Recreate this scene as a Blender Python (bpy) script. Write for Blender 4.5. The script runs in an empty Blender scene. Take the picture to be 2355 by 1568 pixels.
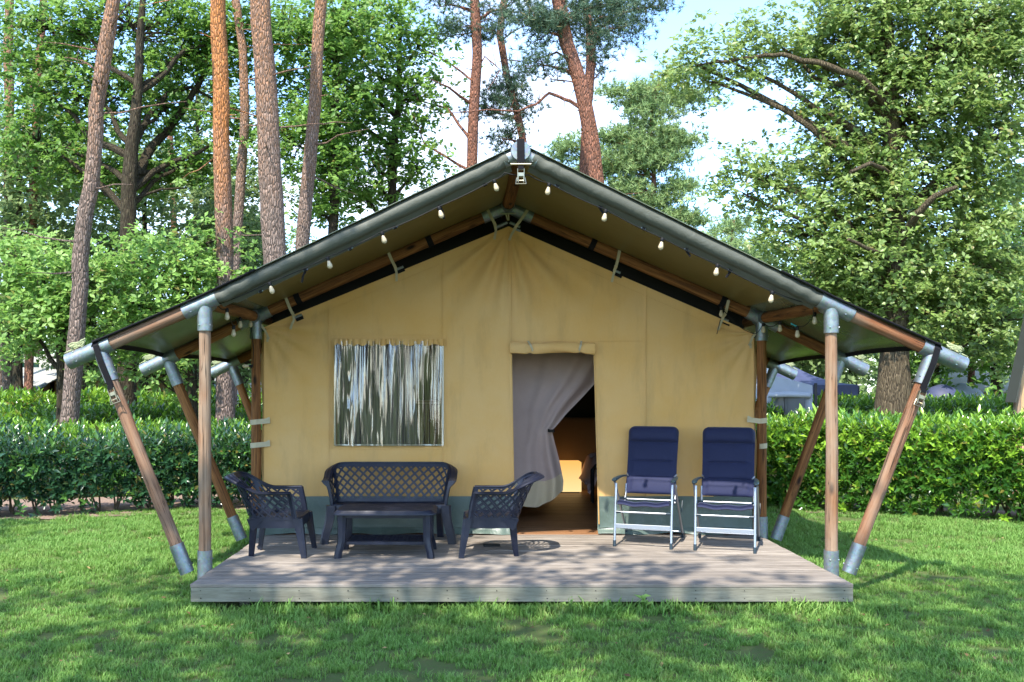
import bpy, bmesh, math, random
import numpy as np
from mathutils import Vector, Matrix, Euler, noise as mnoise
R = math.radians
random.seed(7)
sc = bpy.context.scene
C = sc.collection

# ------------------------------------------------------------------ camera
EYE = 1.82            # eye height above the lawn; the deck top lies at 0.22
F = 2100.0            # focal length in the units of a 2354 px wide picture
PX, PY = 1095.0, 893.0
cam_d = bpy.data.cameras.new('camera')
cam = bpy.data.objects.new('camera', cam_d); C.objects.link(cam)
cam.location = (0, 0, EYE); cam.rotation_euler = (R(90), 0, 0)
cam_d.sensor_width = 36; cam_d.lens = 36*F/2354
cam_d.shift_x = (1177-PX)/2354; cam_d.shift_y = (PY-784)/2354
cam_d.clip_start = .1; cam_d.clip_end = 900
sc.camera = cam
sc.render.resolution_x = 1024; sc.render.resolution_y = 682

# ------------------------------------------------------------------ sky and sun
SUN_EL, SUN_AZ = 55.0, 22.0      # the sun stands behind the camera, 22 degrees to its left
w = bpy.data.worlds.new('World'); sc.world = w; w.use_nodes = True
nt = w.node_tree; nt.nodes.clear()
out = nt.nodes.new('ShaderNodeOutputWorld'); bg = nt.nodes.new('ShaderNodeBackground')
sky = nt.nodes.new('ShaderNodeTexSky'); sky.sky_type = 'NISHITA'; sky.sun_disc = False
sky.sun_elevation = R(SUN_EL); sky.sun_rotation = R(180+SUN_AZ)
sky.air_density = 1.0; sky.dust_density = .5; sky.ozone_density = 1.4
tc = nt.nodes.new('ShaderNodeTexCoord')
sep = nt.nodes.new('ShaderNodeSeparateXYZ'); nt.links.new(tc.outputs['Generated'], sep.inputs[0])
zz = nt.nodes.new('ShaderNodeMath'); zz.operation = 'ADD'; zz.inputs[1].default_value = .22
nt.links.new(sep.outputs['Z'], zz.inputs[0])
zm = nt.nodes.new('ShaderNodeMath'); zm.operation = 'MAXIMUM'; zm.inputs[1].default_value = .05
nt.links.new(zz.outputs[0], zm.inputs[0])
dv = nt.nodes.new('ShaderNodeVectorMath'); dv.operation = 'DIVIDE'
cb = nt.nodes.new('ShaderNodeCombineXYZ')
for i in range(3): nt.links.new(zm.outputs[0], cb.inputs[i])
nt.links.new(tc.outputs['Generated'], dv.inputs[0]); nt.links.new(cb.outputs[0], dv.inputs[1])
mp = nt.nodes.new('ShaderNodeMapping'); mp.inputs['Location'].default_value = (3.1, 1.2, 0)
mp.inputs['Scale'].default_value = (1, 1.25, 0)
nt.links.new(dv.outputs[0], mp.inputs['Vector'])
cn = nt.nodes.new('ShaderNodeTexNoise'); cn.inputs['Scale'].default_value = 1.15
cn.inputs['Detail'].default_value = 9; cn.inputs['Roughness'].default_value = .56; cn.inputs['Distortion'].default_value = .25
nt.links.new(mp.outputs[0], cn.inputs['Vector'])
cr = nt.nodes.new('ShaderNodeValToRGB')
cr.color_ramp.elements[0].position = .48; cr.color_ramp.elements[1].position = .70
nt.links.new(cn.outputs['Fac'], cr.inputs[0])
mx = nt.nodes.new('ShaderNodeMixRGB'); mx.inputs[2].default_value = (3.7, 3.85, 4.1, 1)
ml = nt.nodes.new('ShaderNodeMath'); ml.operation = 'MULTIPLY'; ml.inputs[1].default_value = .9
nt.links.new(cr.outputs[0], ml.inputs[0]); nt.links.new(ml.outputs[0], mx.inputs[0])
tn = nt.nodes.new('ShaderNodeMixRGB'); tn.blend_type = 'MULTIPLY'; tn.inputs[0].default_value = 1; tn.inputs[2].default_value = (.80, .90, 1.02, 1)
nt.links.new(sky.outputs[0], tn.inputs[1]); nt.links.new(tn.outputs[0], mx.inputs[1])
nt.links.new(mx.outputs[0], bg.inputs[0]); bg.inputs[1].default_value = .15
nt.links.new(bg.outputs[0], out.inputs[0])

sd = bpy.data.lights.new('sun', 'SUN'); sd.energy = 2.5; sd.angle = R(.55); sd.color = (1, .94, .84)
so = bpy.data.objects.new('sun', sd); C.objects.link(so)
SDIR = Vector((-math.sin(R(SUN_AZ))*math.cos(R(SUN_EL)), -math.cos(R(SUN_AZ))*math.cos(R(SUN_EL)), math.sin(R(SUN_EL))))
so.rotation_euler = SDIR.to_track_quat('Z', 'Y').to_euler(); so.location = SDIR*40

sc.view_settings.view_transform = 'Standard'; sc.view_settings.look = 'None'
sc.view_settings.exposure = 2.12; sc.view_settings.gamma = 1; sc.view_settings.use_curve_mapping = False

def at(x, y, d):
    """a measured point of the photograph (2354 px wide) at distance d"""
    return Vector(((x-PX)*d/F, d, EYE-(y-PY)*d/F))

# ------------------------------------------------------------------ objects
WM = {}
def tag(o, label=None, cat=None, group=None, kind=None):
    if label: o['label'] = label
    if cat: o['category'] = cat
    if group: o['group'] = group
    if kind: o['kind'] = kind
    return o
def empty(name, loc, label=None, cat=None, group=None, kind=None):
    o = bpy.data.objects.new(name, None); C.objects.link(o); o.empty_display_size = .2
    M = Matrix.Translation(Vector(loc)); o.matrix_basis = M; WM[o.name] = M
    return tag(o, label, cat, group, kind)
def link(name, me, mat=None, parent=None, M=None, kind=None, label=None):
    """one mesh object; M is its placing in the world"""
    M = M or Matrix()
    o = bpy.data.objects.new(name, me); C.objects.link(o)
    if mat is not None and not me.materials: me.materials.append(mat)
    if parent is not None:
        o.parent = parent; o.matrix_basis = WM[parent.name].inverted() @ M
    else: o.matrix_basis = M
    WM[o.name] = M
    if kind: o['kind'] = kind
    if label: o['label'] = label
    return o
def npmesh(name, V, Fc, smooth=False, tint=None):
    V = np.asarray(V, np.float32); Fc = np.asarray(Fc, np.int32)
    me = bpy.data.meshes.new(name); n, k = Fc.shape
    me.vertices.add(len(V)); me.vertices.foreach_set('co', V.ravel())
    me.loops.add(n*k); me.loops.foreach_set('vertex_index', Fc.ravel())
    me.polygons.add(n); me.polygons.foreach_set('loop_start', np.arange(0, n*k, k, dtype=np.int32))
    if smooth: me.polygons.foreach_set('use_smooth', np.ones(n, bool))
    if tint is not None:
        a = me.attributes.new('tint', 'FLOAT', 'POINT'); a.data.foreach_set('value', np.asarray(tint, np.float32))
    me.update(calc_edges=True)
    return me
def frame_of(d):
    d = d.normalized(); u = Vector((0, 0, 1)) if abs(d.z) < .95 else Vector((1, 0, 0))
    a = d.cross(u).normalized(); return a, d.cross(a).normalized()
class B:
    def __init__(s): s.v = []; s.f = []
    def grid(s, rows):
        b = len(s.v); m = len(rows[0])
        for r in rows: s.v += [tuple(p) for p in r]
        for i in range(len(rows)-1):
            for j in range(m-1):
                s.f.append((b+i*m+j, b+i*m+j+1, b+(i+1)*m+j+1, b+(i+1)*m+j))
        return s
    def box(s, c, size, rot=None):
        c = Vector(c); b = len(s.v); q = rot or Matrix.Identity(3)
        for z in (-1, 1):
            for x, y in ((-1, -1), (1, -1), (1, 1), (-1, 1)):
                s.v.append(tuple(c + q @ Vector((x*size[0]/2, y*size[1]/2, z*size[2]/2))))
        for f in ((0, 3, 2, 1), (4, 5, 6, 7), (0, 1, 5, 4), (1, 2, 6, 5), (2, 3, 7, 6), (3, 0, 4, 7)):
            s.f.append(tuple(b+i for i in f))
        return s
    def tube(s, pts, rad, n=8, caps=True, flat=1.0, up=None):
        pts = [Vector(p) for p in pts]; m = len(pts)
        if not hasattr(rad, '__len__'): rad = [rad]*m
        b = len(s.v); a0 = None
        for i, p in enumerate(pts):
            d = (pts[min(i+1, m-1)]-pts[max(i-1, 0)])
            if d.length < 1e-9: d = Vector((0, 0, 1))
            d.normalize()
            if a0 is None:
                a0 = (up.cross(d).normalized() if up is not None else frame_of(d)[0])
            else:
                a0 = (a0-d*a0.dot(d));  a0 = a0.normalized() if a0.length > 1e-6 else frame_of(d)[0]
            c0 = d.cross(a0)
            for k in range(n):
                t = 2*math.pi*k/n
                s.v.append(tuple(p+a0*math.cos(t)*rad[i]+c0*math.sin(t)*rad[i]*flat))
        for i in range(m-1):
            for k in range(n):
                s.f.append((b+i*n+k, b+i*n+(k+1) % n, b+(i+1)*n+(k+1) % n, b+(i+1)*n+k))
        if caps:
            s.f.append(tuple(b+k for k in range(n-1, -1, -1))); s.f.append(tuple(b+(m-1)*n+k for k in range(n)))
        return s
    def loft(s, rings, closed=True, caps=True):
        b = len(s.v); n = len(rings[0])
        for r in rings: s.v += [tuple(p) for p in r]
        for i in range(len(rings)-1):
            for k in range(n if closed else n-1):
                s.f.append((b+i*n+k, b+i*n+(k+1) % n, b+(i+1)*n+(k+1) % n, b+(i+1)*n+k))
        if caps and closed:
            s.f.append(tuple(b+k for k in range(n-1, -1, -1))); e = b+(len(rings)-1)*n
            s.f.append(tuple(e+k for k in range(n)))
        return s
    def mesh(s, name, smooth=True, ang=.7, bevel=0, solid=0, recalc=True):
        me = bpy.data.meshes.new(name); me.from_pydata(s.v, [], s.f); me.validate()
        if recalc or bevel or solid:
            bm = bmesh.new(); bm.from_mesh(me)
            bmesh.ops.recalc_face_normals(bm, faces=bm.faces[:])
            if solid: bmesh.ops.solidify(bm, geom=bm.faces[:], thickness=solid)
            if bevel:
                es = [e for e in bm.edges if len(e.link_faces) == 2 and e.calc_face_angle(0) > .5]
                bmesh.ops.bevel(bm, geom=es, offset=bevel, segments=1, affect='EDGES')
            bm.to_mesh(me); bm.free()
        if smooth:
            me.shade_smooth(); me.set_sharp_from_angle(angle=ang)
        return me
    def build(s, name, mat, parent=None, **k):
        lk = {q: k.pop(q) for q in ('M', 'kind', 'label') if q in k}
        me = s.mesh(name, **k); return link(name, me, mat, parent, **lk)
def axis_M(p0, p1):
    d = (p1-p0).normalized(); a, b = frame_of(d)
    return Matrix.Translation(p0) @ Matrix((a, b, d)).transposed().to_4x4() if False else \
        Matrix.Translation(p0) @ Matrix(((a.x, b.x, d.x), (a.y, b.y, d.y), (a.z, b.z, d.z))).to_4x4()
def pole(name, p0, p1, r, mat, parent, r1=None, n=18, wob=.004, segs=14, **k):
    """a round timber whose grain runs along its own z axis"""
    p0, p1 = Vector(p0), Vector(p1); L = (p1-p0).length; r1 = r1 or r; sd = random.uniform(0, 90)
    b = B(); rings = []
    for i in range(segs+1):
        t = i/segs; z = L*t; rr = r+(r1-r)*t; ring = []
        ox = wob*1.2*mnoise.noise((sd, z*.9, 3)); oy = wob*1.2*mnoise.noise((sd, z*.9, 9))
        for kk in range(n):
            a = 2*math.pi*kk/n
            q = rr+wob*mnoise.noise((math.cos(a)*1.5+sd, math.sin(a)*1.5, z*2))
            ring.append((math.cos(a)*q+ox, math.sin(a)*q+oy, z))
        rings.append(ring)
    b.loft(rings); return b.build(name, mat, parent, M=axis_M(p0, p1), **k)
def sleeve(name, p0, p1, r, mat, parent, th=.004, bolts=1, **k):
    """open galvanised tube with a wall thickness and bolt heads"""
    p0, p1 = Vector(p0), Vector(p1); L = (p1-p0).length; n = 24; b = B()
    prof = [(r-th, 0), (r, 0), (r, L*.5), (r, L), (r-th, L), (r-th, L*.5), (r-th, 0)]
    b.loft([[(math.cos(2*math.pi*j/n)*q, math.sin(2*math.pi*j/n)*q, z) for j in range(n)] for q, z in prof], caps=False)
    for i in range(bolts):
        for a in (R(-60), R(30), R(150), R(230)):
            c = Vector((math.cos(a)*r, math.sin(a)*r, L*(.78 if i == 0 else .2)))
            e = Vector((math.cos(a), math.sin(a), 0))
            b.tube([c-e*.004, c+e*.006, c+e*.009], [.008, .008, .004], n=6)
    return b.build(name, mat, parent, M=axis_M(p0, p1), **k)
def copy_tree(o, M, label=None, group=None, parent=None):
    c = o.copy(); C.objects.link(c)
    if parent is None:
        c.matrix_basis = M; WM[c.name] = M
        if label: c['label'] = label
        if group: c['group'] = group
    else:
        c.parent = parent; WM[c.name] = WM[parent.name] @ c.matrix_basis
    for ch in [q for q in bpy.data.objects if q.parent == o]: copy_tree(ch, None, parent=c)
    return c

# ------------------------------------------------------------------ materials
class N:
    """small node writer for procedural materials"""
    def __init__(s, name):
        s.m = bpy.data.materials.new(name); s.m.use_nodes = True; s.t = s.m.node_tree
        s.p = s.t.nodes['Principled BSDF']; s.o = s.t.nodes['Material Output']
    def n(s, t, **k):
        q = s.t.nodes.new(t)
        for a, v in k.items(): setattr(q, a, v)
        return q
    def l(s, a, b): s.t.links.new(a, b)
    def coord(s, kind='Object', scale=(1, 1, 1), rnd=True):
        c = s.n('ShaderNodeTexCoord'); m = s.n('ShaderNodeMapping'); m.inputs['Scale'].default_value = scale
        if kind == 'World':
            g = s.n('ShaderNodeNewGeometry'); s.l(g.outputs['Position'], m.inputs['Vector'])
        else: s.l(c.outputs[kind], m.inputs['Vector'])
        if rnd:
            o = s.n('ShaderNodeObjectInfo'); v = s.n('ShaderNodeMath', operation='MULTIPLY'); v.inputs[1].default_value = 37
            s.l(o.outputs['Random'], v.inputs[0]); s.l(v.outputs[0], m.inputs['Location'])
        return m.outputs[0]
    def noise(s, vec, scale=5, detail=4, rough=.5, dist=0):
        q = s.n('ShaderNodeTexNoise'); q.inputs['Scale'].default_value = scale; q.inputs['Detail'].default_value = detail
        q.inputs['Roughness'].default_value = rough; q.inputs['Distortion'].default_value = dist
        if vec is not None: s.l(vec, q.inputs['Vector'])
        return q.outputs['Fac']
    def vor(s, vec, scale=5, feature='F1', out='Distance'):
        q = s.n('ShaderNodeTexVoronoi', feature=feature); q.inputs['Scale'].default_value = scale
        s.l(vec, q.inputs['Vector']); return q.outputs[out]
    def ramp(s, fac, stops):
        q = s.n('ShaderNodeValToRGB'); e = q.color_ramp.elements
        while len(e) < len(stops): e.new(.5)
        for i, (p, c) in enumerate(stops):
            e[i].position = p; e[i].color = (c, c, c, 1) if not hasattr(c, '__len__') else (*c, 1)
        s.l(fac, q.inputs[0]); return q.outputs[0]
    def mix(s, fac, a, b, mode='MIX'):
        q = s.n('ShaderNodeMixRGB', blend_type=mode)
        for i, v in ((0, fac), (1, a), (2, b)):
            if hasattr(v, 'links'): s.l(v, q.inputs[i])
            else: q.inputs[i].default_value = v if i == 0 else ((*v, 1) if hasattr(v, '__len__') else (v, v, v, 1))
        return q.outputs[0]
    def math(s, op, a, b=0):
        q = s.n('ShaderNodeMath', operation=op)
        for i, v in ((0, a), (1, b)):
            if hasattr(v, 'links'): s.l(v, q.inputs[i])
            else: q.inputs[i].default_value = v
        return q.outputs[0]
    def bump(s, h, strength=.3, dist=.01, nrm=None):
        q = s.n('ShaderNodeBump'); q.inputs['Strength'].default_value = strength; q.inputs['Distance'].default_value = dist
        s.l(h, q.inputs['Height'])
        if nrm is not None: s.l(nrm, q.inputs['Normal'])
        return q.outputs[0]
    def rnd(s): return s.n('ShaderNodeObjectInfo').outputs['Random']
    def island(s): return s.n('ShaderNodeNewGeometry').outputs['Random Per Island']
    def set(s, col=None, rough=None, metal=None, nrm=None, spec=None, trans=None, sheen=None):
        for key, v in (('Base Color', col), ('Roughness', rough), ('Metallic', metal), ('Normal', nrm),
                       ('Specular IOR Level', spec), ('Transmission Weight', trans), ('Sheen Weight', sheen)):
            if v is None: continue
            if hasattr(v, 'links'): s.l(v, s.p.inputs[key])
            else: s.p.inputs[key].default_value = (*v, 1) if hasattr(v, '__len__') else v
        return s.m
    def translucent(s, col, fac):
        tr = s.n('ShaderNodeBsdfTranslucent'); mx = s.n('ShaderNodeMixShader'); mx.inputs[0].default_value = fac
        if hasattr(col, 'links'): s.l(col, tr.inputs[0])
        else: tr.inputs[0].default_value = (*col, 1)
        s.l(s.p.outputs[0], mx.inputs[1]); s.l(tr.outputs[0], mx.inputs[2]); s.l(mx.outputs[0], s.o.inputs['Surface'])

def wood(name, dark, mid, light, rough=.75, crack=.6, grey=None, gscale=1.0, axis='z'):
    k = N(name)
    sc1 = {'z': (7, 7, .45), 'x': (.45, 7, 7)}[axis]; sc2 = {'z': (30, 30, .6), 'x': (.6, 30, 30)}[axis]
    sc3 = {'z': (1.0, 1.0, .38), 'x': (.38, 1, 1)}[axis]
    v = k.coord('Object', sc1); g = k.noise(v, 3*gscale, 7, .62, .7)
    col = k.ramp(g, [(.25, dark), (.48, mid), (.72, light)])
    fine = k.noise(k.coord('Object', sc2), 5*gscale, 3, .6)
    col = k.mix(.55, col, k.ramp(fine, [(.3, .5), (.7, 1.15)]), 'MULTIPLY')
    kn = k.vor(k.coord('Object', sc3), 5.2)                       # knots
    col = k.mix(k.ramp(kn, [(.06, 1), (.15, 0)]), col, tuple(c*.35 for c in dark))
    if grey: col = k.mix(k.ramp(k.noise(k.coord('Object', (1, 1, .5) if axis == 'z' else (.5, 1, 1)), 2.2, 5, .6), [(.4, 0), (.65, .8)]), col, grey)
    cv = k.coord('Object', {'z': (9, 9, .16), 'x': (.16, 9, 9)}[axis])
    ck = k.ramp(k.noise(cv, 2.4, 4, .5, 1.2), [(.484, 1), (.5, 0), (.516, 1)])
    col = k.mix(crack, col, ck, 'MULTIPLY')
    k.set(col, rough, nrm=k.bump(k.mix(.5, g, fine), .5, .006, k.bump(ck, .5, .006)), spec=.25)
    return k.m
M_ = {}
M_['post'] = wood('weathered_post_wood', (.12, .045, .018), (.25, .12, .055), (.38, .235, .14), crack=.9, grey=(.27, .215, .16))
M_['brace'] = wood('brace_wood', (.07, .02, .009), (.20, .075, .03), (.30, .16, .085), crack=.9, grey=(.24, .18, .13))
M_['rafter'] = wood('rafter_wood', (.045, .015, .006), (.19, .075, .022), (.34, .155, .05), crack=.75, gscale=1.1)
def deckwood(name, dark, mid, light, rough):
    k = N(name); v = k.coord('Object', (.35, 5, 5)); g = k.noise(v, 4, 8, .65, .6)
    col = k.ramp(g, [(.22, dark), (.5, mid), (.75, light)])
    st = k.noise(k.coord('Object', (.9, 14, 14)), 5, 4, .7)
    col = k.mix(.8, col, k.ramp(st, [(.3, .25), (.42, .8), (.6, 1.12)]), 'MULTIPLY')
    col = k.mix(k.math('MULTIPLY', k.rnd(), .7), col, tuple(c*.6 for c in mid))
    kn = k.vor(k.coord('Object', (.5, 2, 2)), 2.2)
    col = k.mix(k.ramp(kn, [(.02, 1), (.06, 0)]), col, (.04, .03, .02))
    dirt = k.noise(k.coord('World', (1, 1, 1), rnd=False), 1.6, 6, .6)
    col = k.mix(k.ramp(dirt, [(.5, 0), (.7, .45)]), col, tuple(c*.5 for c in mid))
    return k.set(col, rough, nrm=k.bump(k.mix(.5, g, st), .5, .004), spec=.3)
M_['deck'] = deckwood('weathered_deck_wood', (.085, .068, .052), (.26, .222, .185), (.44, .39, .335), .75)
M_['deck_in'] = deckwood('indoor_deck_wood', (.13, .055, .02), (.30, .145, .065), (.42, .23, .12), .5)
M_['fascia'] = deckwood('fascia_wood', (.10, .092, .065), (.22, .21, .16), (.33, .315, .255), .8)
k = N('galvanised_steel'); v = k.coord('Object', (1, 1, 1)); sp = k.vor(v, 60, out='Color')
c = k.mix(.25, (.24, .28, .29), sp, 'MULTIPLY'); c = k.mix(k.ramp(k.noise(v, 14, 5, .6), [(.5, 0), (.68, .6)]), c, (.34, .38, .39))
M_['galv'] = k.set(c, k.ramp(k.noise(v, 9, 4, .6), [(.3, .38), (.7, .6)]), .75, k.bump(k.noise(v, 40, 3, .6), .12, .003))
k = N('tan_canvas'); v = k.coord('Object', (1, 1, 1), rnd=False)
wv = k.n('ShaderNodeTexWave', wave_type='BANDS', bands_direction='X'); wv.inputs['Scale'].default_value = 110; k.l(v, wv.inputs['Vector'])
wz = k.n('ShaderNodeTexWave', wave_type='BANDS', bands_direction='Z'); wz.inputs['Scale'].default_value = 110; k.l(v, wz.inputs['Vector'])
st = k.noise(v, .9, 6, .62)
c = k.mix(k.ramp(st, [(.38, 0), (.62, .9)]), (.65, .375, .12), (.67, .425, .18))
c = k.mix(k.ramp(k.noise(k.coord('Object', (1, 1, .2), rnd=False), 4, 6, .7), [(.52, 0), (.75, .4)]), c, (.34, .235, .10))
c = k.mix(k.ramp(k.noise(k.coord('Object', (22, 1, 9), rnd=False), 3, 4, .7), [(.3, .06), (.7, 0)]), c, (.25, .18, .09))
wr = k.noise(k.coord('Object', (1.2, 1, .5), rnd=False), 2.2, 4, .55, .5)
M_['canvas'] = k.set(c, .85, nrm=k.bump(wr, .35, .03, k.bump(k.mix(.5, wv.outputs['Color'], wz.outputs['Color']), .15, .001)), spec=.15)
k.translucent((.45, .3, .1), .12)
k = N('green_groundsheet'); v = k.coord('Object', (1, 1, 1), rnd=False); st = k.noise(v, 3, 6, .6)
c = k.mix(st, (.055, .085, .07), (.105, .145, .125))
c = k.mix(k.ramp(k.noise(v, 9, 6, .7), [(.55, 0), (.75, .4)]), c, (.2, .22, .19))
M_['skirt'] = k.set(c, .42, nrm=k.bump(k.noise(k.coord('Object', (1, 1, .6), rnd=False), 6, 5, .6, 1), .5, .02), spec=.5)
k = N('roof_pvc'); v = k.coord('Object', (1, 1, 1), rnd=False)
c = k.mix(k.noise(v, 1.3, 5, .6), (.058, .062, .047), (.09, .095, .077)); c = k.mix(k.ramp(k.noise(v, 16, 6, .7), [(.55, 0), (.8, .5)]), c, (.13, .14, .12))
M_['roof'] = k.set(c, k.ramp(k.noise(v, 3, 5, .6), [(.3, .55), (.7, .72)]), nrm=k.bump(k.noise(v, 3.5, 5, .6, .8), .5, .03), spec=.4)
k = N('roof_sheet_pvc'); v = k.coord('Object', (1, 1, 1), rnd=False)
M_['sheet'] = k.set(k.mix(k.noise(v, 1.3, 5, .6), (.11, .125, .07), (.15, .165, .10)), .27, nrm=k.bump(k.noise(v, 1.6, 3, .5, .5), .3, .04), spec=.7)
k = N('olive_bounce_tone'); v = k.coord('Object', (1, 1, 1), rnd=False); M_['olive'] = k.set(k.mix(k.noise(v, 2, 5, .6), (.125, .095, .028), (.165, .13, .045)), .38, nrm=k.bump(k.noise(v, 2.2, 3, .5, .5), .25, .03), spec=.5)  # olive-brown tone holds the warm light bounced onto the roof underside
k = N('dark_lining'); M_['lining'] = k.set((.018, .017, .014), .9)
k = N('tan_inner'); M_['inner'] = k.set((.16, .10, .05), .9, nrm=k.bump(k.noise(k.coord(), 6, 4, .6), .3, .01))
def plain(name, col, rough=.5, metal=0, spec=.5, bs=0, bscale=30, var=0):
    k = N(name); v = k.coord('Object')
    c = k.mix(k.ramp(k.noise(v, bscale*.4, 4, .6), [(.35, 0), (.7, 1)]), col, tuple(min(1, q*(1+var)) for q in col)) if var else col
    return k.set(c, rough, metal, spec=spec, nrm=k.bump(k.noise(v, bscale, 4, .6), bs, .002) if bs else None)
M_['webbing'] = plain('tan_webbing', (.44, .38, .25), .85, bs=.4, bscale=300)
M_['black_web'] = plain('black_webbing', (.007, .007, .009), .8, spec=.15, bs=.3, bscale=300)
M_['zinc'] = plain('zinc_buckle', (.34, .32, .24), .35, .85, bs=.1)
M_['cord'] = plain('black_cable', (.008, .008, .009), .6, spec=.25)
M_['bulb'] = plain('ivory_bulb', (.46, .38, .25), .25)
M_['rope'] = plain('guy_rope', (.38, .42, .22), .8, bs=.5, bscale=200, var=-.4)
k = N('navy_resin'); v = k.coord('Object')
c = k.mix(k.ramp(k.noise(v, 8, 7, .75), [(.42, 0), (.75, .75)]), (.004, .0065, .019), (.024, .026, .036))
M_['resin'] = k.set(c, k.ramp(k.noise(v, 14, 5, .6), [(.3, .33), (.7, .52)]), nrm=k.bump(k.noise(v, 160, 2, .5), .12, .001), spec=.38)
k = N('navy_padded_fabric'); v = k.coord('Object')
ws = k.vor(k.coord('Object', (1, 1, 1), rnd=False), 170)
c = k.mix(k.noise(v, 5, 4, .6), (.0045, .007, .033), (.009, .013, .052)); c = k.mix(k.ramp(ws, [(.1, .35), (.6, 0)]), c, (.022, .03, .09))
M_['navy'] = k.set(c, .7, nrm=k.bump(ws, .35, .002), spec=.3, sheen=.12)
M_['alu'] = plain('brushed_aluminium', (.42, .445, .49), .42, .9, bs=.05, bscale=90)
M_['teal_plastic'] = plain('dark_teal_plastic', (.012, .026, .038), .3, spec=.6)

# ------------------------------------------------------------------ the ground
def lawn_h(x, y):
    return (.035*mnoise.noise((x*.35, y*.35, 0)) + .012*mnoise.noise((x*1.7, y*1.7, 4)) + .0)
k = N('lawn_soil'); v = k.coord('World', rnd=False)
g = k.noise(v, 2.2, 7, .62); h = k.noise(v, 38, 6, .75)
c = k.mix(k.ramp(g, [(.35, 0), (.65, 1)]), (.055, .105, .025), (.085, .13, .035))
c = k.mix(k.ramp(h, [(.35, .7), (.6, 0)]), c, (.10, .075, .045))
sepx = k.n('ShaderNodeSeparateXYZ'); k.l(v, sepx.inputs[0])
far = k.ramp(k.math('DIVIDE', k.math('ADD', sepx.outputs['Y'], k.math('MULTIPLY', g, 4)), 40), [(.40, 0), (.5, 1)])
ff = k.mix(h, (.07, .05, .03), (.15, .11, .07)); ff = k.mix(k.ramp(g, [(.4, 0), (.6, 1)]), ff, (.05, .085, .02))
c = k.mix(far, c, ff)
M_['soil'] = k.set(c, .95, nrm=k.bump(h, .6, .02), spec=.1)
xs = np.concatenate([np.linspace(-300, -12, 14), np.linspace(-11, 12, 70), np.linspace(13, 300, 14)])
ys = np.concatenate([np.linspace(-60, 2, 8), np.linspace(3, 20, 60), np.linspace(22, 500, 24)])
link('lawn', B().grid([[(x, y, lawn_h(x, y) if abs(x) < 14 and y < 22 else 0) for x in xs] for y in ys]).mesh('lawn', recalc=False), M_['soil'], kind='structure')
k = N('trodden_path'); v = k.coord('World', rnd=False)
c = k.mix(k.noise(v, 9, 7, .7), (.16, .11, .085), (.30, .22, .17)); c = k.mix(k.ramp(k.vor(v, 26), [(.1, 1), (.3, 0)]), c, (.10, .06, .04))
M_['path'] = k.set(c, .95, nrm=k.bump(k.noise(v, 60, 5, .7), .6, .02), spec=.1)
def pathstrip(name, a, b, wd):
    a = Vector(a); b = Vector(b); d = (b-a).normalized(); n = Vector((-d.y, d.x, 0)); rows = []
    for i in range(41):
        p = a+(b-a)*i/40; row = []
        for j in range(7):
            q = p+n*wd*(j/6-.5)*(1+.18*mnoise.noise((i*.4, j, 2))); row.append((q.x, q.y, (lawn_h(q.x, q.y) if abs(q.x) < 14 and q.y < 22 else 0)+.012))
        rows.append(row)
    link(name, B().grid(rows).mesh(name, recalc=False), M_['path'], kind='structure')
pathstrip('path', (-14, 12.1, 0), (-2.9, 14.75, 0), 2.6)
pathstrip('path', (3.6, 14.6, 0), (10.6, 11.9, 0), 1.3)
pathstrip('path', (-30, 23, 0), (40, 23.5, 0), 3)

# ------------------------------------------------------------------ the deck
DX0, DX1, DY0, DZ = -2.34, 3.087, 7.47, .22
deck = empty('wooden_deck', (.37, 11, 0), 'low grey weathered timber deck that carries the tan tent and its furniture', 'deck')
pm = None; pw = .1415; i = 0; y = DY0; pmesh = {}
for inn in (0, 1):
    b = B().box((0, 0, 0), (DX1-DX0, pw-.008, .028)); me = b.mesh('plank', smooth=False, bevel=.003); me.materials.append(M_['deck_in' if inn else 'deck']); pmesh[inn] = me
while y < 15.1:
    inn = 1 if y > 9.95 else 0
    jit = random.uniform(-.004, .004) if not inn else 0
    if .1 < (y-DY0) < 2.4: pass
    M = Matrix.Translation((.3735+jit, y+pw/2, DZ-.014+random.uniform(-.001, .001)))
    link('plank', pmesh[inn], None, deck, M); y += pw
yend = y
B().box((0, 0, 0), (DX1-DX0-.004, .028, .118)).build('fascia_board', M_['fascia'], deck, smooth=False, bevel=.004, M=Matrix.Translation((.3735, DY0+.02, DZ-.030-.059)))
for sx in (DX0+.016, DX1-.016):
    B().box((0, 0, 0), (.028, yend-DY0-.08, .115)).build('side_board', M_['fascia'], deck, smooth=False, bevel=.003, M=Matrix.Translation((sx, (DY0+yend)/2+.03, DZ-.03-.058)))
for jx in np.linspace(DX0+.3, DX1-.3, 8):
    B().box((0, 0, 0), (.05, yend-DY0-.1, .11)).build('joist', M_['deck_in'], deck, smooth=False, M=Matrix.Translation((jx, (DY0+yend)/2+.03, DZ-.03-.056)))
for jx in (-1.95, -.6, .62, 1.85, 2.85):
    for jy in (7.75, 10.2, 13):
        B().box((0, 0, 0), (.09, .12, .16)).build('foot_block', M_['fascia'], deck, smooth=False, M=Matrix.Translation((jx, jy, .0)))
for jx in np.linspace(DX0+.08, DX1-.08, 14):                          # screw heads along the fascia
    for jz in (DZ-.055, DZ-.118):
        B().tube([(jx+random.uniform(-.01, .01), DY0+.0065, jz), (jx, DY0+.004, jz)], .004, n=8).build('screw', M_['lining'], deck)

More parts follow.
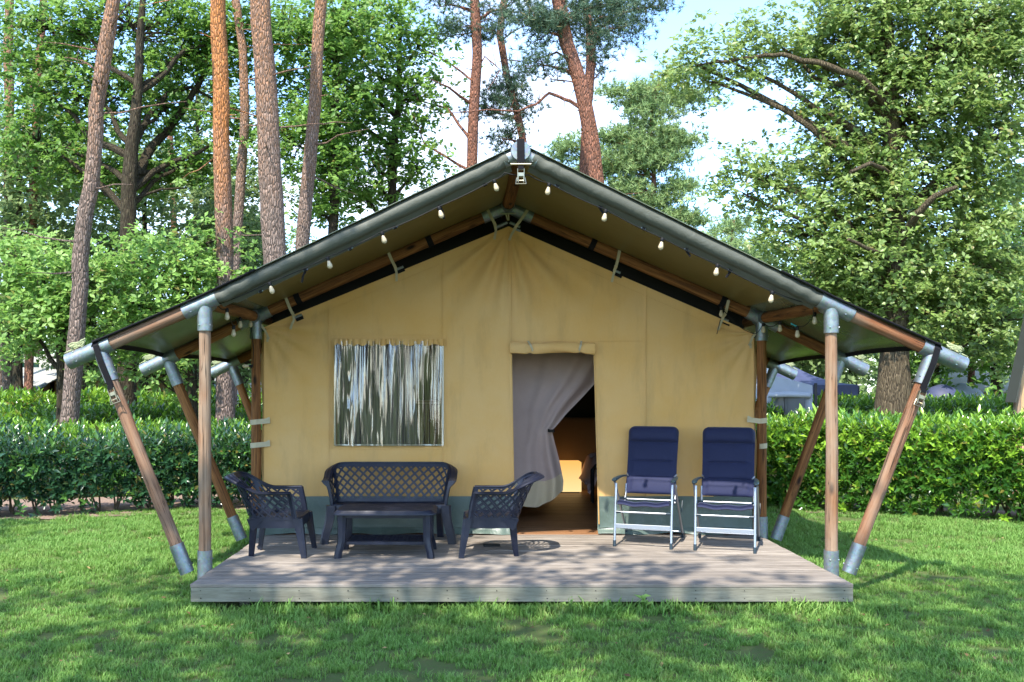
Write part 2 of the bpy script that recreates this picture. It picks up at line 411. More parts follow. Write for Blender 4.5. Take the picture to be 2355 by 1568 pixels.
# ------------------------------------------------------------------ the tent: timber frame
D1, D2, D3, D4 = 8.08, 10.0, 12.5, 15.0
TENT = empty('safari_tent', (.37, 10, .22), 'large tan canvas safari tent with olive fly roof on a round timber frame', 'tent')
RIDGE = {D1: at(1196, 352, D1), D2: at(1167, 475, D2), D3: Vector((.343, D3, 3.81)), D4: Vector((.343, D4, 3.81))}
EL = {D1: at(471, 697, D1), D2: at(588, 728, D2), D3: Vector((-2.41, D3, 2.606)), D4: Vector((-2.41, D4, 2.606))}
ER = {D1: at(1911, 702, D1), D2: at(1751, 732, D2), D3: Vector((3.12, D3, 2.587)), D4: Vector((3.12, D4, 2.587))}
CL = {D1: at(157, 832, D1), D2: at(328, 852, D2), D3: Vector((-3.62, D3, 2.03)), D4: Vector((-3.62, D4, 2.03))}
CR = {D1: at(2216, 840, D1), D2: at(1990, 852, D2), D3: Vector((4.36, D3, 2.0)), D4: Vector((4.36, D4, 2.0))}
PR = .0545                       # pole radius
for d in (D1, D2, D3, D4):
    r, front = RIDGE[d], d == D1
    for e, c in ((EL[d], CL[d]), (ER[d], CR[d])):
        sgn = -1 if e.x < 0 else 1
        ru = (e-r).normalized(); cu = (c-e).normalized(); lo = (c-e).length
        pole('rafter', r+ru*.12, e-ru*.1, .050 if front else .062, M_['rafter'], TENT, segs=26)
        pole('rafter', e+cu*.1, c-cu*.3, .058, M_['brace' if front else 'rafter'], TENT, segs=14)
        sleeve('joint_tube', e-ru*(.12 if front else .17), e+cu*.20, .071, M_['galv'], TENT)
        sleeve('joint_tube', e+Vector((0, 0, -.03)), e+Vector((0, 0, -.245)), .064, M_['galv'], TENT)
        sleeve('ridge_tube', r+ru*.0, r+ru*(.17 if front else .30), .066 if front else .071, M_['galv'], TENT)
        sleeve('end_tube', c-cu*.42, c, .072, M_['galv'], TENT, th=.005)
        # the upright post
        foot = Vector((e.x, d, .03 if front else .12))
        pole('post', foot+Vector((0, 0, .1)), e+Vector((0, 0, -.2)), PR, M_['post'] if front else M_['rafter'], TENT, r1=PR-.004, segs=30, wob=.006)
        sleeve('base_tube', foot, foot+Vector((0, 0, .36 if front else .30)), .064, M_['galv'], TENT)
        # the slanting brace under the eave
        top = c-cu*.30; bot = Vector((e.x+sgn*(.155), d+.0, .19 if front else .17))
        bu = (bot-top).normalized()
        pole('brace', top+bu*.2, bot-bu*.12, PR-.001, M_['brace'] if front else M_['rafter'], TENT, segs=26, wob=.006)
        sleeve('brace_tube', top+bu*.03, top+bu*.31, .063, M_['galv'], TENT)
        sleeve('brace_foot_tube', bot-bu*.27, bot, .063, M_['galv'], TENT)
for a, b_ in ((D1, D2), (D2, D3), (D3, D4)):
    u = (RIDGE[b_]-RIDGE[a]).normalized()
    pole('ridge_pole', RIDGE[a]+u*.05, RIDGE[b_]-u*.12, .064, M_['rafter'], TENT, segs=18)
    sleeve('ridge_socket', RIDGE[b_]-u*.16, RIDGE[b_]-u*.02, .074, M_['galv'], TENT)
    for E in (EL, ER):
        u = (E[b_]-E[a]).normalized()
        pole('eave_pole', E[a]+u*.1, E[b_]-u*.1, .056, M_['rafter'], TENT, segs=18)
        sleeve('eave_socket', E[a]+u*.06, E[a]+u*.16, .064, M_['galv'], TENT); sleeve('eave_socket', E[b_]-u*.16, E[b_]-u*.06, .064, M_['galv'], TENT)
# ridge end plate: a round cap seen end on
B().tube([RIDGE[D1]+Vector((0, -.085, 0)), RIDGE[D1]+Vector((0, -.079, 0)), RIDGE[D1]+Vector((0, .05, 0))], [.084, .088, .088], n=32).build('ridge_cap', M_['galv'], TENT)

# ------------------------------------------------------------------ fly roof
def roof_pt(side, t, y):
    """t 0 ridge .. 1 eave end; y depth; lies on the rafters and sags a little between the frames"""
    ds = [D1, D2, D3, D4]; E, Cc = (EL, CL) if side < 0 else (ER, CR)
    y2 = min(max(y, D1), D4)
    for a, b_ in zip(ds, ds[1:]):
        if y2 <= b_: break
    f = (y2-a)/(b_-a); r = RIDGE[a].lerp(RIDGE[b_], f); e = E[a].lerp(E[b_], f); c = Cc[a].lerp(Cc[b_], f)
    c = e+(c-e)*(1-.30/(c-e).length)
    te = (e-r).length/((e-r).length+(c-e).length)
    p = r.lerp(e, t/te) if t < te else e.lerp(c, (t-te)/(1-te))
    dirv = ((e-r) if t < te else (c-e)).normalized(); n = Vector((-dirv.z*side, 0, abs(dirv.x)))
    sag = math.sin(math.pi*f)
    q = p+n*(.064+(.03*math.sin(math.pi*min(1, t*1.05))-.035*(1 if t < .97 else .2))*sag)
    q.y = y
    if t > .995: q = q-dirv*.05*sag
    return q
for side in (-1, 1):
    rows = []
    ysr = [D1-.075, D1-.03, D1+.04, D1+.12, D1+.25]+list(np.linspace(D1+.45, 15.3, 34))
    for yy in ysr: rows.append([roof_pt(side, t, yy) for t in list(np.linspace(0, 1, 40))])
    B().grid(rows).build('roof_sheet', M_['sheet'], TENT, solid=.004)
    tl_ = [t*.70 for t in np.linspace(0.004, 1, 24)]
    B().grid([[roof_pt(side, t, yy)-Vector((0, 0, .016)) for t in tl_] for yy in [q for q in ysr if q > D1+.1]]).build('roof_bounce_sheet', M_['olive'], TENT, solid=.003)  # added sheet under the roof centre, bounced light put into its colour
    # black hem along the eave
    b = B(); pts = [roof_pt(side, 1, yy) for yy in ysr]; dn = Vector((side*.02, 0, -.045))
    b.grid([[p+Vector((0, 0, .012)) for p in pts], [p+dn*.5 for p in pts], [p+dn for p in pts]]); b.build('eave_hem', M_['black_web'], TENT, solid=.006)
    # the front edge rolled round the first rafter, with a hanging flap
    E = (EL if side < 0 else ER)[D1]; r = RIDGE[D1]; ru = (E-r).normalized(); L = (E-r).length-.12
    n = Vector((-ru.z*side, 0, abs(ru.x))); rows = []
    for i in range(90):
        s = .125+(L-.125)*i/89; t = s/L; p = r+ru*s; row = []
        wr = mnoise.noise((s*3.5+side*9, .3, 1)); edge = math.exp(-(s-.12)/.25)+math.exp(-(L-s)/.22)
        for j in range(19):
            q = j/18
            if q < .62:                      # round the pole from the top over the front
                a = R(100)-R(205)*(q/.62); rad = .063+.008*edge*math.sin(s*38+q*9)+.006*mnoise.noise((s*4, q*3, side))
                v = n*math.sin(a)*rad+Vector((0, -math.cos(a)*rad, 0))
                v = v+n*.0
            else:                            # the flap below
                f = (q-.62)/.38; a = R(-105); rad = .063
                base = n*math.sin(a)*rad+Vector((0, -math.cos(a)*rad, 0))
                drop = .050*f*(1 if t < .96 else .6)*(1-.1*edge)
                v = base-n*drop*.95+Vector((0, (.06*f+.015*wr*f+.015*edge*math.sin(s*30)*f), 0))
            row.append(p+v)
        rows.append(row)
    B().grid(rows).build('roof_edge_roll', M_['roof'], TENT, solid=.003)
    # a thin keder line where the sheet lies on the outer rafter
    pts = [roof_pt(side, t, D1-.078)+Vector((0, 0, -.004)) for t in np.linspace(.62, 1, 14)]
    B().tube(pts, .009, n=6).build('roof_piping', M_['black_web'], TENT)
    # white eyelets with black toggles in the flap
    for i in range(6 if side > 0 else 6):
        s = .42+i*(L-.55)/5.6 if side > 0 else .40+i*(L-.5)/5.6
        p = r+ru*s-n*(.063+.050)+Vector((0, .035, 0))
        o = B().tube([p-ru*.024, p-ru*.012, p+ru*.012, p+ru*.024], [.005, .011, .011, .005], n=10).build('toggle', M_['galv'], TENT)
        B().tube([p-ru*.014, p+ru*.016], .014, n=10).build('toggle_band', M_['cord'], o)
        if side < 0 and i in (1, 4) or side > 0 and i in (1, 3, 4):
            q = p+Vector((0, .0, -.01)); ln = .10 if side < 0 else .05
            pts = [q, q+Vector((.02*(-1 if i == 4 else 1), .0, -.03)), q+Vector((.035*(-1 if i == 4 else 1), 0, -ln))]
            B().tube(pts, [.011, .010, .009], n=6, flat=.2, up=Vector((0, 1, 0))).build('loose_strap', M_['black_web'], o)

# ------------------------------------------------------------------ ratchet straps
def band(pts, wid, th, name, mat, parent, side=Vector((1, 0, 0))):
    b = B(); rings = []
    pts = [Vector(p) for p in pts]
    for i, p in enumerate(pts):
        d = (pts[min(i+1, len(pts)-1)]-pts[max(0, i-1)]).normalized(); s = (side-d*side.dot(d)).normalized(); n = d.cross(s)
        rings.append([p+s*wid/2+n*th/2, p-s*wid/2+n*th/2, p-s*wid/2-n*th/2, p+s*wid/2-n*th/2])
    b.loft(rings); return b.build(name, mat, parent, smooth=False)
def ratchet(p, down, parent):
    """a zinc ratchet buckle hanging along `down`, facing the camera"""
    d = down.normalized(); s = Vector((0, 1, 0)).cross(d).normalized(); f = Vector((0, -1, 0))
    rot = Matrix(((s.x, f.x, d.x), (s.y, f.y, d.y), (s.z, f.z, d.z)))
    b = B()
    for q in (-.028, .028):
        b.box(p+s*q+f*.015, (.004, .04, .10), rot); b.box(p+s*q*.86+f*.035+d*.03, (.004, .02, .09), rot)
    for z, w_ in ((-.045, .05), (-.01, .06), (.02, .05), (.052, .066)): b.tube([p+d*z-s*w_/2+f*.02, p+d*z+s*w_/2+f*.02], .006, n=8)
    o = b.build('ratchet', M_['zinc'], parent, smooth=False)
    c = B(); c.tube([p-s*.036+d*.03+f*.03, p-s*.045+d*.085+f*.04, p+s*.045+d*.085+f*.04, p+s*.036+d*.03+f*.03], .005, n=8).box(p+d*.0+f*.028, (.046, .012, .03), rot)
    c.build('ratchet_handle', M_['zinc'], parent)
    B().box(p-d*.06+f*.018, (.05, .016, .035), rot).build('strap_loop', M_['black_web'], parent, smooth=False)
rp = RIDGE[D1]
st = band([rp+Vector((0, .02, .104)), rp+Vector((0, -.088, .10)), rp+Vector((0, -.10, .0)), rp+Vector((0, -.10, -.11))], .066, .006, 'ridge_strap', M_['black_web'], TENT)
B().tube([rp+Vector((-.09, -.11, -.125)), rp+Vector((.09, -.11, -.125))], .008, n=8).build('strap_bar', M_['zinc'], st)
ratchet(rp+Vector((0, -.085, -.215)), Vector((0, 0, -1)), st)
for E, Cc, sg in ((EL, CL, -1), (ER, CR, 1)):
    e, c = E[D1], Cc[D1]; cu = (c-e).normalized(); top = c-cu*.30; bot = Vector((e.x+sg*.155, D1, .19)); bu = (bot-top).normalized()
    n = Vector((-cu.z*sg, 0, abs(cu.x))); t0 = top-cu*.0
    pts = [t0+n*.085+Vector((0, .05, 0)), t0+n*.082+Vector((0, -.03, 0)), t0+Vector((0, -.082, .02)), t0+bu*.12+Vector((0, -.088, 0)), t0+bu*.36+Vector((0, -.072, 0))]
    st = band(pts, .052, .006, 'brace_strap', M_['black_web'], TENT, side=bu.cross(Vector((0, 1, 0))))
    ratchet(t0+bu*.43+Vector((0, -.075, 0)), bu, st)
# coiled guy ropes lying on the tube ends
def coil(c, u, parent):
    b = B()
    for q in range(4):
        pts = []
        for j in range(17):
            a = 2*math.pi*j/16; rr = .055+.008*q+random.uniform(-.006, .006)
            s = Vector((0, 1, 0)); n = Vector((-u.z, 0, u.x)); n = n if n.z > 0 else -n
            pts.append(c+u*math.cos(a)*rr+s*math.sin(a)*.03+n*(.012*q+random.uniform(-.006, .008)+.03*abs(math.sin(a*1.5+q))*.3))
        b.tube(pts, .006, n=6, caps=False)
    b.tube([c+u*.05, c+u*.10, c+u*.14], [.008, .006, .003], n=6)
    return b.build('guy_rope_coil', M_['rope'], parent)
for d in (D1, D2, D3):
    for e, c in ((EL[d], CL[d]), (ER[d], CR[d])):
        cu = (c-e).normalized(); n = Vector((0, 0, 1)); coil(c-cu*.10+Vector((0, 0, .092)), cu, TENT)

# ------------------------------------------------------------------ tent body
WY = 10.03                       # the plane of the canvas front
WXL, WXR = -2.33, 3.045
AP = Vector((.352, 0, 3.595)); TL, TR = 2.49, 2.42
def top_z(x):
    return TL+(AP.z-TL)*(x-WXL)/(AP.x-WXL) if x < AP.x else TR+(AP.z-TR)*(WXR-x)/(WXR-AP.x)
wx0, wx1, wz0, wz1 = -1.548, -.366, 1.20, 2.325       # window
dx0, dx1, dz1 = .385, 1.285, 2.235                    # door
SK = .632                                             # top of the green mud skirt
def wall_y(x, z):
    y = WY; dx, dz = x-AP.x, AP.z-z; rr = math.hypot(dx, dz)+.02
    a = math.atan2(dx, dz)
    y += .036*math.sin(a*17+.6*math.sin(a*5))*math.exp(-((rr-.55)/.55)**2)*(1 if abs(a) < .95 else 0)   # folds radiating from the peak
    y += .018*mnoise.noise((x*.8, 1, z*.45))+.006*mnoise.noise((x*3, 5, z*1.1))
    for cx, cz, sg in ((WXL, TL, 1), (WXR, TR, -1)):                                    # pulls from the corners
        ddx, ddz = (x-cx)*sg, cz-z; r2 = math.hypot(ddx, ddz)+.02; a2 = math.atan2(ddx, ddz)
        y += .016*math.sin(a2*15)*math.exp(-((r2-.35)/.4)**2)
    y -= .012*math.exp(-((z-top_z(x))/.05)**2)*1.5
    for sx in (-1.62, -.37, AP.x+.02, 1.86): y -= .005*math.exp(-((x-sx)/.008)**2)
    y -= .016*math.exp(-((x-.375)/.022)**2)*(1 if z < 3.4 else 0)
    y += .05*math.exp(-((x-WXL)/.05)**2)*0
    return y
def xs_for(lo, hi, step=.035, extra=()):
    a = list(np.arange(lo, hi, step))+[hi]+list(extra); a = sorted(set(round(q, 4) for q in a if lo-1e-6 <= q <= hi+1e-6))
    return a
XS = xs_for(WXL, WXR, .034, (wx0, wx1, dx0, dx1, AP.x, -1.62, -.37, 1.86, -1.632, -1.608, -.382, -.358, .361, .389, .375, 1.848, 1.872))
XS = [x for i, x in enumerate(XS) if i == 0 or x-XS[i-1] > .003 or x in (wx0, wx1, dx0, dx1)]
ZS = xs_for(SK, 2.40, .04, (wz0, wz1, dz1)); ZN = len(ZS); VT = np.linspace(0, 1, 34)[1:]
V = []; FF = []
for x in XS:
    for z in ZS: V.append((x, z))
    for t in VT: V.append((x, 2.40+t*(top_z(x)-2.40)))
rowN = ZN+len(VT)
for i in range(len(XS)-1):
    xm = (XS[i]+XS[i+1])/2
    for j in range(rowN-1):
        if j < ZN-1:
            zm_ = (ZS[j]+ZS[j+1])/2
            if wx0 < xm < wx1 and wz0 < zm_ < wz1: continue
            if dx0 < xm < dx1 and zm_ < dz1: continue
        FF.append((i*rowN+j, (i+1)*rowN+j, (i+1)*rowN+j+1, i*rowN+j+1))
def warp(x, z):
    if dx1-.02 <= x < dx1+.5 and z < 2.3: x += .05*(2.3-z)/1.7*math.exp(-(x-dx1)/.2)
    if dx0-.4 < x <= dx0+.01 and z < 2.3: x += .03*(2.3-z)/1.7*math.exp(-(dx0-x)/.15)
    return x
me = npmesh('front_wall', [(warp(x, z), wall_y(x, z), z) for x, z in V], FF, smooth=True)
me = link('front_wall', me, M_['canvas'], TENT)
# seams and hems that stand a little proud
def seam(pts, name='seam', r=.004, mat='canvas'):
    B().tube([Vector((warp(x, z), wall_y(x, z)-.003, z)) for x, z in pts], r, n=6, flat=.5, up=Vector((0, 1, 0))).build(name, M_[mat], TENT)
seam([(-1.62, z) for z in np.linspace(SK, top_z(-1.62)-.1, 30)]); seam([(-.37, z) for z in np.linspace(SK, top_z(-.37)-.1, 30)])
seam([(1.86, z) for z in np.linspace(SK, top_z(1.86)-.1, 30)]); seam([(.375, z) for z in np.linspace(2.24, 3.45, 30)], r=.008)
seam([(x, 2.325+.085) for x in np.linspace(-1.6, -.38, 24)]); seam([(x, dz1+.10) for x in np.linspace(.39, 1.86, 24)])
for x0, x1 in ((WXL+.05, AP.x-.02), (AP.x+.02, WXR-.05)): seam([(x, top_z(x)-.105) for x in np.linspace(x0, x1, 50)], r=.003)
seam([(wx0-.05, z) for z in np.linspace(wz0-.05, wz1+.08, 14)], r=.003); seam([(wx1+.045, z) for z in np.linspace(wz0-.05, wz1+.08, 14)], r=.003); seam([(x, wz0-.045) for x in np.linspace(wx0-.05, wx1+.045, 14)], r=.003)
# side, back and ceiling of the tent body
for x in (WXL, WXR):
    tz = TL if x < 0 else TR; sg = 1 if x < 0 else -1
    B().grid([[(x-sg*.0+.02*mnoise.noise((y*.9, z, x)), y, z) for y in np.linspace(WY+.005, D4+.1, 50)] for z in np.linspace(.24, tz, 14)]).build('side_wall', M_['canvas'], TENT, solid=.004)
    # the folded front corner
    pts = []
    for z in np.linspace(.3, tz-.05, 30):
        pts.append([Vector((x+.0, WY-.004, z)), Vector((x-sg*(.035+.012*math.sin(z*7)), WY+.035, z)), Vector((x-sg*.03, WY+.09, z)), Vector((x-sg*.01, WY+.13, z))])
    B().grid(pts).build('corner_flap', M_['canvas'], TENT, solid=.003)
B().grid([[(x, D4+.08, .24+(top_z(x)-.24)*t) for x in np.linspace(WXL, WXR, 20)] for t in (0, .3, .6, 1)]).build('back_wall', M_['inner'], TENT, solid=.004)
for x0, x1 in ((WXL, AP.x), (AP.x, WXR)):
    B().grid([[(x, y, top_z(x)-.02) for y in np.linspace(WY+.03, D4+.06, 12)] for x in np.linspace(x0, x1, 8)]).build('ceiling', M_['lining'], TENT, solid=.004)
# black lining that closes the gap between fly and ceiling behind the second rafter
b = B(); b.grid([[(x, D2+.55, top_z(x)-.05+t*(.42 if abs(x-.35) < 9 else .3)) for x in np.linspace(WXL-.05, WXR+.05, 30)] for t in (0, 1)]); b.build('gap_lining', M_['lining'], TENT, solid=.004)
# dark inner partition behind the door with a lit tan lower half
PYD = 14.45
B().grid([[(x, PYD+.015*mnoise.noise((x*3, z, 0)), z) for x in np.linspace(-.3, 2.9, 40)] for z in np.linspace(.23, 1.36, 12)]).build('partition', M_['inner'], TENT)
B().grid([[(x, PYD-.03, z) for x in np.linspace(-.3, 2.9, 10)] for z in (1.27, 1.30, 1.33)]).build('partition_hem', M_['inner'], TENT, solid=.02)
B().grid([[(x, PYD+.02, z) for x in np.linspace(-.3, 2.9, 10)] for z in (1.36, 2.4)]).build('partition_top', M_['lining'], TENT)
for px_ in (-.3, 2.3):
    B().grid([[(px_, y, z) for y in np.linspace(WY+.4 if px_ > 0 else 12.3, PYD, 10)] for z in (.23, 1.4, 2.4)]).build('partition_side', M_['lining'], TENT)

# green mud skirt, loose and wavy at the bottom
def skirt(x0, x1):
    rows = []
    zs = list(np.linspace(SK+.005, .30, 12))+[.285, .262, .245, .228]
    for iz, z in enumerate(zs):
        f = max(0, (.45-z)/.23); row = []
        for x in np.arange(x0, x1+.001, .025):
            y = wall_y(x, SK)-.004 - .010*f*(1+1.2*math.sin(x*7.3+1)) - .010*f*math.sin(x*23+2*math.sin(x*3)) + .015*mnoise.noise((x*2.2, z*3, 7))
            if z < .29: y -= .045*(.29-z)/.06*(.7+.5*math.sin(x*5+1))
            zz_ = z+(.010*math.sin(x*9+1)+.012*mnoise.noise((x*3, 1, 1)) if z < .26 else 0)
            row.append((x, y, max(zz_, .2225)))
        rows.append(row)
    B().grid(rows).build('mud_skirt', M_['skirt'], TENT, solid=.002)
    B().tube([Vector((x, wall_y(x, SK)-.022-.010*math.sin(x*7.3+1), .296)) for x in np.arange(x0+.01, x1-.01, .05)], .004, n=6, flat=.5).build('skirt_hem_seam', M_['skirt'], TENT)
skirt(WXL+.02, .43); skirt(dx1+.045, WXR-.01)

# door frame edges, rolled-up door leaf and its ties
for pts in ([(dx0-.002, z) for z in np.linspace(SK-.3, dz1, 24)], [(dx1+.004, z) for z in np.linspace(SK-.3, dz1, 24)]):
    B().tube([Vector((warp(x, z), WY-.008, z)) for x, z in pts], .012, n=8, flat=.6).build('door_edge', M_['canvas'], TENT)
rows = []
for i in range(45):
    u = i/44; x = dx0-.02+(dx1-dx0+.03)*u; sagz = .035*(math.sin(u*math.pi*1.0)*.25-abs(math.sin((u-.12)*math.pi*1.3))*.35); pinch = 1-.28*math.exp(-((u-.24)/.03)**2)-.28*math.exp(-((u-.83)/.03)**2)
    ring = [];
    for j in range(14):
        a = 2*math.pi*j/14; rr = .052*pinch*(1+.12*math.sin(3*a+x*9))
        ring.append((x, WY-.045-math.cos(a)*rr*.8, dz1+.03+sagz+math.sin(a)*rr*1.15-.01*math.sin(u*9)))
    rows.append(ring)
roll = B().loft(rows).build('rolled_door', M_['canvas'], TENT)
for u, sk in ((.24, .018), (.83, -.012)):
    x = dx0-.02+(dx1-dx0+.03)*u
    band([(x-sk*1.2, WY-.012, dz1+.105), (x, WY-.085, dz1+.06), (x+sk, WY-.092, dz1+.02), (x+sk*1.6, WY-.06, dz1-.022), (x+sk, WY-.03, dz1-.02)], .022, .003, 'door_tie', M_['webbing'], TENT)

# window: clear wavy plastic sheet over a grey curtain
k = N('clear_pvc'); v = k.coord('Object', (1, 1, 1), rnd=False)
h = k.noise(k.coord('Object', (7, 1, .25), rnd=False), 1.6, 3, .5, .9); h2 = k.noise(k.coord('Object', (9, 1, .9), rnd=False), 2, 2, .5, 2)
k.set((1, 1, 1), .04, spec=.9, nrm=k.bump(k.ramp(k.noise(k.coord('Object', (8, 1, .22), rnd=False), 1.8, 2, .5, .8), [(.35, 0), (.5, 1), (.65, 0)]), .6, .03, k.bump(h, .6, .05)))
gl = k.n('ShaderNodeBsdfGlossy'); gl.inputs['Roughness'].default_value = .03
tp = k.n('ShaderNodeBsdfTransparent'); tp.inputs[0].default_value = (.72, .72, .74, 1)
fr = k.n('ShaderNodeFresnel'); fr.inputs[0].default_value = 1.6
k.l(k.p.inputs['Normal'].links[0].from_socket, gl.inputs['Normal']); k.l(k.p.inputs['Normal'].links[0].from_socket, fr.inputs['Normal'])
mxs = k.n('ShaderNodeMixShader'); k.l(k.math('ADD', k.math('MULTIPLY', fr.outputs[0], 2.4), .07), mxs.inputs[0]); k.l(tp.outputs[0], mxs.inputs[1]); k.l(gl.outputs[0], mxs.inputs[2])
k.l(mxs.outputs[0], k.o.inputs['Surface']); M_['pvc'] = k.m
rows = []
for z in np.linspace(wz0-.012, wz1+.012, 50):
    rows.append([(x, WY-.004-.012*math.sin(x*21+3*math.sin(z*1.3)+1.5*mnoise.noise((x*3, z*2, 0)))-.010*mnoise.noise((x*9, z*1.5, 3))-.006, z) for x in np.linspace(wx0-.012, wx1+.012, 110)])
def crease(x, z):
    v = 0
    for c_, dr, a_, w_ in CR_: v += a_*math.exp(-((x-c_-dr*math.sin(z*2.1+c_*7)-.02*mnoise.noise((c_*9, z*1.1, 0)))/w_)**2)*(.6+.6*mnoise.noise((c_*5, z*1.2, 2)))
    return v
random.seed(5); CR_ = [(random.uniform(wx0, wx1), random.uniform(-.02, .02), random.uniform(-.035, .035), random.uniform(.012, .03)) for _ in range(34)]
rows = []
for z in np.linspace(wz0-.012, wz1+.012, 90):
    rows.append([(x, WY-.030-.010*math.sin(x*21+3*math.sin(z*1.3))+crease(x, z), z) for x in np.linspace(wx0-.012, wx1+.012, 280)])
WIN = B().grid(rows).build('window', M_['pvc'], TENT, recalc=False, ang=3)
hd_ = []
for x in np.linspace(wx0-.02, wx1+.02, 150):
    ru_ = .008*math.sin(x*95+2*math.sin(x*13))
    hd_.append([(x, WY-.035-ru_, wz1+.035), (x, WY-.045-ru_*1.4, wz1), (x, WY-.04-ru_*1.6, wz1-.030+.010*math.sin(x*47+3*math.sin(x*5)))])
B().grid(hd_).build('window_header', M_['canvas'], TENT, solid=.002)
rowp = [(wx0, wz0), (wx1, wz0), (wx1, wz1), (wx0, wz1), (wx0, wz0)]
k = N('clear_plastic_edge'); M_['pedge'] = k.set((.55, .52, .42), .3, spec=.7)
for (xa, za), (xb, zb) in zip(rowp, rowp[1:]):
    pts = [Vector((xa+(xb-xa)*t, WY-.022, za+(zb-za)*t)) for t in np.linspace(0, 1, 12)]
    B().tube(pts, .009, n=6, flat=.4, up=Vector((0, 1, 0))).build('window_frame', M_['pedge'], WIN)
k = N('grey_curtain'); v = k.coord('Object', (1, 1, 1), rnd=False)
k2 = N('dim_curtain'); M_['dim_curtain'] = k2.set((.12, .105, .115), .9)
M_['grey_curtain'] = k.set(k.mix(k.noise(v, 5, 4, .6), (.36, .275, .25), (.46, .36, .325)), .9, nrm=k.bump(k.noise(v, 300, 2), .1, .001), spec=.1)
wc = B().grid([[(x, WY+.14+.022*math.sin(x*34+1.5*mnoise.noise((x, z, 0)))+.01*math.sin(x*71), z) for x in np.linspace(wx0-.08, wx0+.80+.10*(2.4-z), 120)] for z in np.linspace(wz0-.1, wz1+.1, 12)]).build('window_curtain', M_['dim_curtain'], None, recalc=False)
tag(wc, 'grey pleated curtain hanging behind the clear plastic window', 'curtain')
cab = empty('cupboard', (-.55, 10.9, .22), 'brown wooden cupboard seen dimly behind the plastic window', 'cupboard')
B().box((-.42, 10.95, .95), (.9, .4, 1.46)).build('carcass', M_['deck_in'], cab, smooth=False, bevel=.005)
for q in (-.64, -.2): B().box((q, 10.745, .95), (.42, .02, 1.38)).build('cupboard_door', M_['rafter'], cab, smooth=False, bevel=.004)

# door curtain, tied back
cur = empty('door_curtain', (.7, 10.9, .22), 'grey brown door curtain with tan hem tied back on the left of the doorway', 'curtain')
def xr_c(z):
    tab = [(.28, 1.08), (.34, 1.13), (.6, 1.15), (.9, 1.09), (1.15, 1.02), (1.266, .99), (1.33, 1.05), (1.5, 1.20), (1.7, 1.40), (1.9, 1.58), (2.2, 1.74), (2.6, 1.8)]
    for (a, p), (b_, q) in zip(tab, tab[1:]):
        if z <= b_: return p+(q-p)*max(0, (z-a))/(b_-a)
    return 1.8
def cpt(u, z):
    xl = .05; xr = xr_c(z); c = math.exp(-((z-1.266)/.22)**2)
    g = u**(1-.35*c) ; x = xl+(xr-xl)*g
    ctr = min(1, max(0, (x-.5)/.5))
    amp = (.035+.02*ctr)*(1-.45*c)
    y = 12.0+amp*1.5*mnoise.noise((u*11+1.5*math.sin(u*3), z*.3, 0))*(.35+.65*ctr)+amp*.35*math.sin(u*34+2*mnoise.noise((u*3, z*.7, 0)))*ctr+.03*mnoise.noise((u*4, z*1.3, 4))-.06*c*ctr
    q = 10.9/12; return Vector((x*q, y-1.1, EYE-(EYE-z)*q))
zb = lambda u: .29+.03*math.sin(u*7)+(.16*((u-.75)/.25) if u > .75 else 0)
us = np.linspace(0, 1, 130)
B().grid([[cpt(u, .60+(2.6-.60)*t+(.10*max(0, (u-.78)/.22)*(1-t))) for u in us] for t in np.linspace(0, 1, 60)]).build('curtain_cloth', M_['grey_curtain'], cur, recalc=False)
B().grid([[cpt(u, zb(u)+(.602+(.10*max(0, (u-.78)/.22))-zb(u))*t)+Vector((0, -.004, 0)) for u in us] for t in np.linspace(0, 1, 14)]).build('curtain_hem', plain('pale_hem', (.52, .44, .30), .9, bs=.3, bscale=200), cur, recalc=False)
band([(.845, 10.87, 1.325), (.865, 10.77, 1.32), (.91, 10.78, 1.318), (.93, 10.87, 1.316)], .035, .006, 'curtain_tie', M_['lining'], cur, side=Vector((0, 0, 1)))

# webbing straps that hang the wall from the second rafter, with short alloy tubes
def hang(xt, zt, xb, zb_, tail, tube_u):
    p0 = Vector((xt, D2-.068, zt)); p1 = Vector((xb, WY-.03, zb_)); st = band([p0+Vector((0, .05, .04)), p0+Vector((0, -.004, .015)), Vector((p0.x+(p1.x-p0.x)*.5, D2-.078, p0.z+(p1.z-p0.z)*.5)), Vector((p0.x+(p1.x-p0.x)*.8, D2-.07, p0.z+(p1.z-p0.z)*.8)), p1], .032, .003, 'hanging_strap', M_['webbing'], TENT)
    q = p0.lerp(p1, .78)+Vector((0, -.012, 0)); B().box(q, (.03, .008, .022)).build('strap_buckle', M_['zinc'], st, smooth=False, bevel=.002)
    band([q+Vector((0, -.008, 0)), p1+Vector((tail*.2, -.015, -.03)), p1+Vector((tail*.6, -.02, -.07)), p1+Vector((tail, -.012, -.13))], .026, .002, 'strap_tail', M_['webbing'], st)
    return p1
slL = (Vector((AP.x, 0, AP.z))-Vector((WXL, 0, TL))).normalized(); slR = (Vector((WXR, 0, TR))-Vector((AP.x, 0, AP.z))).normalized()
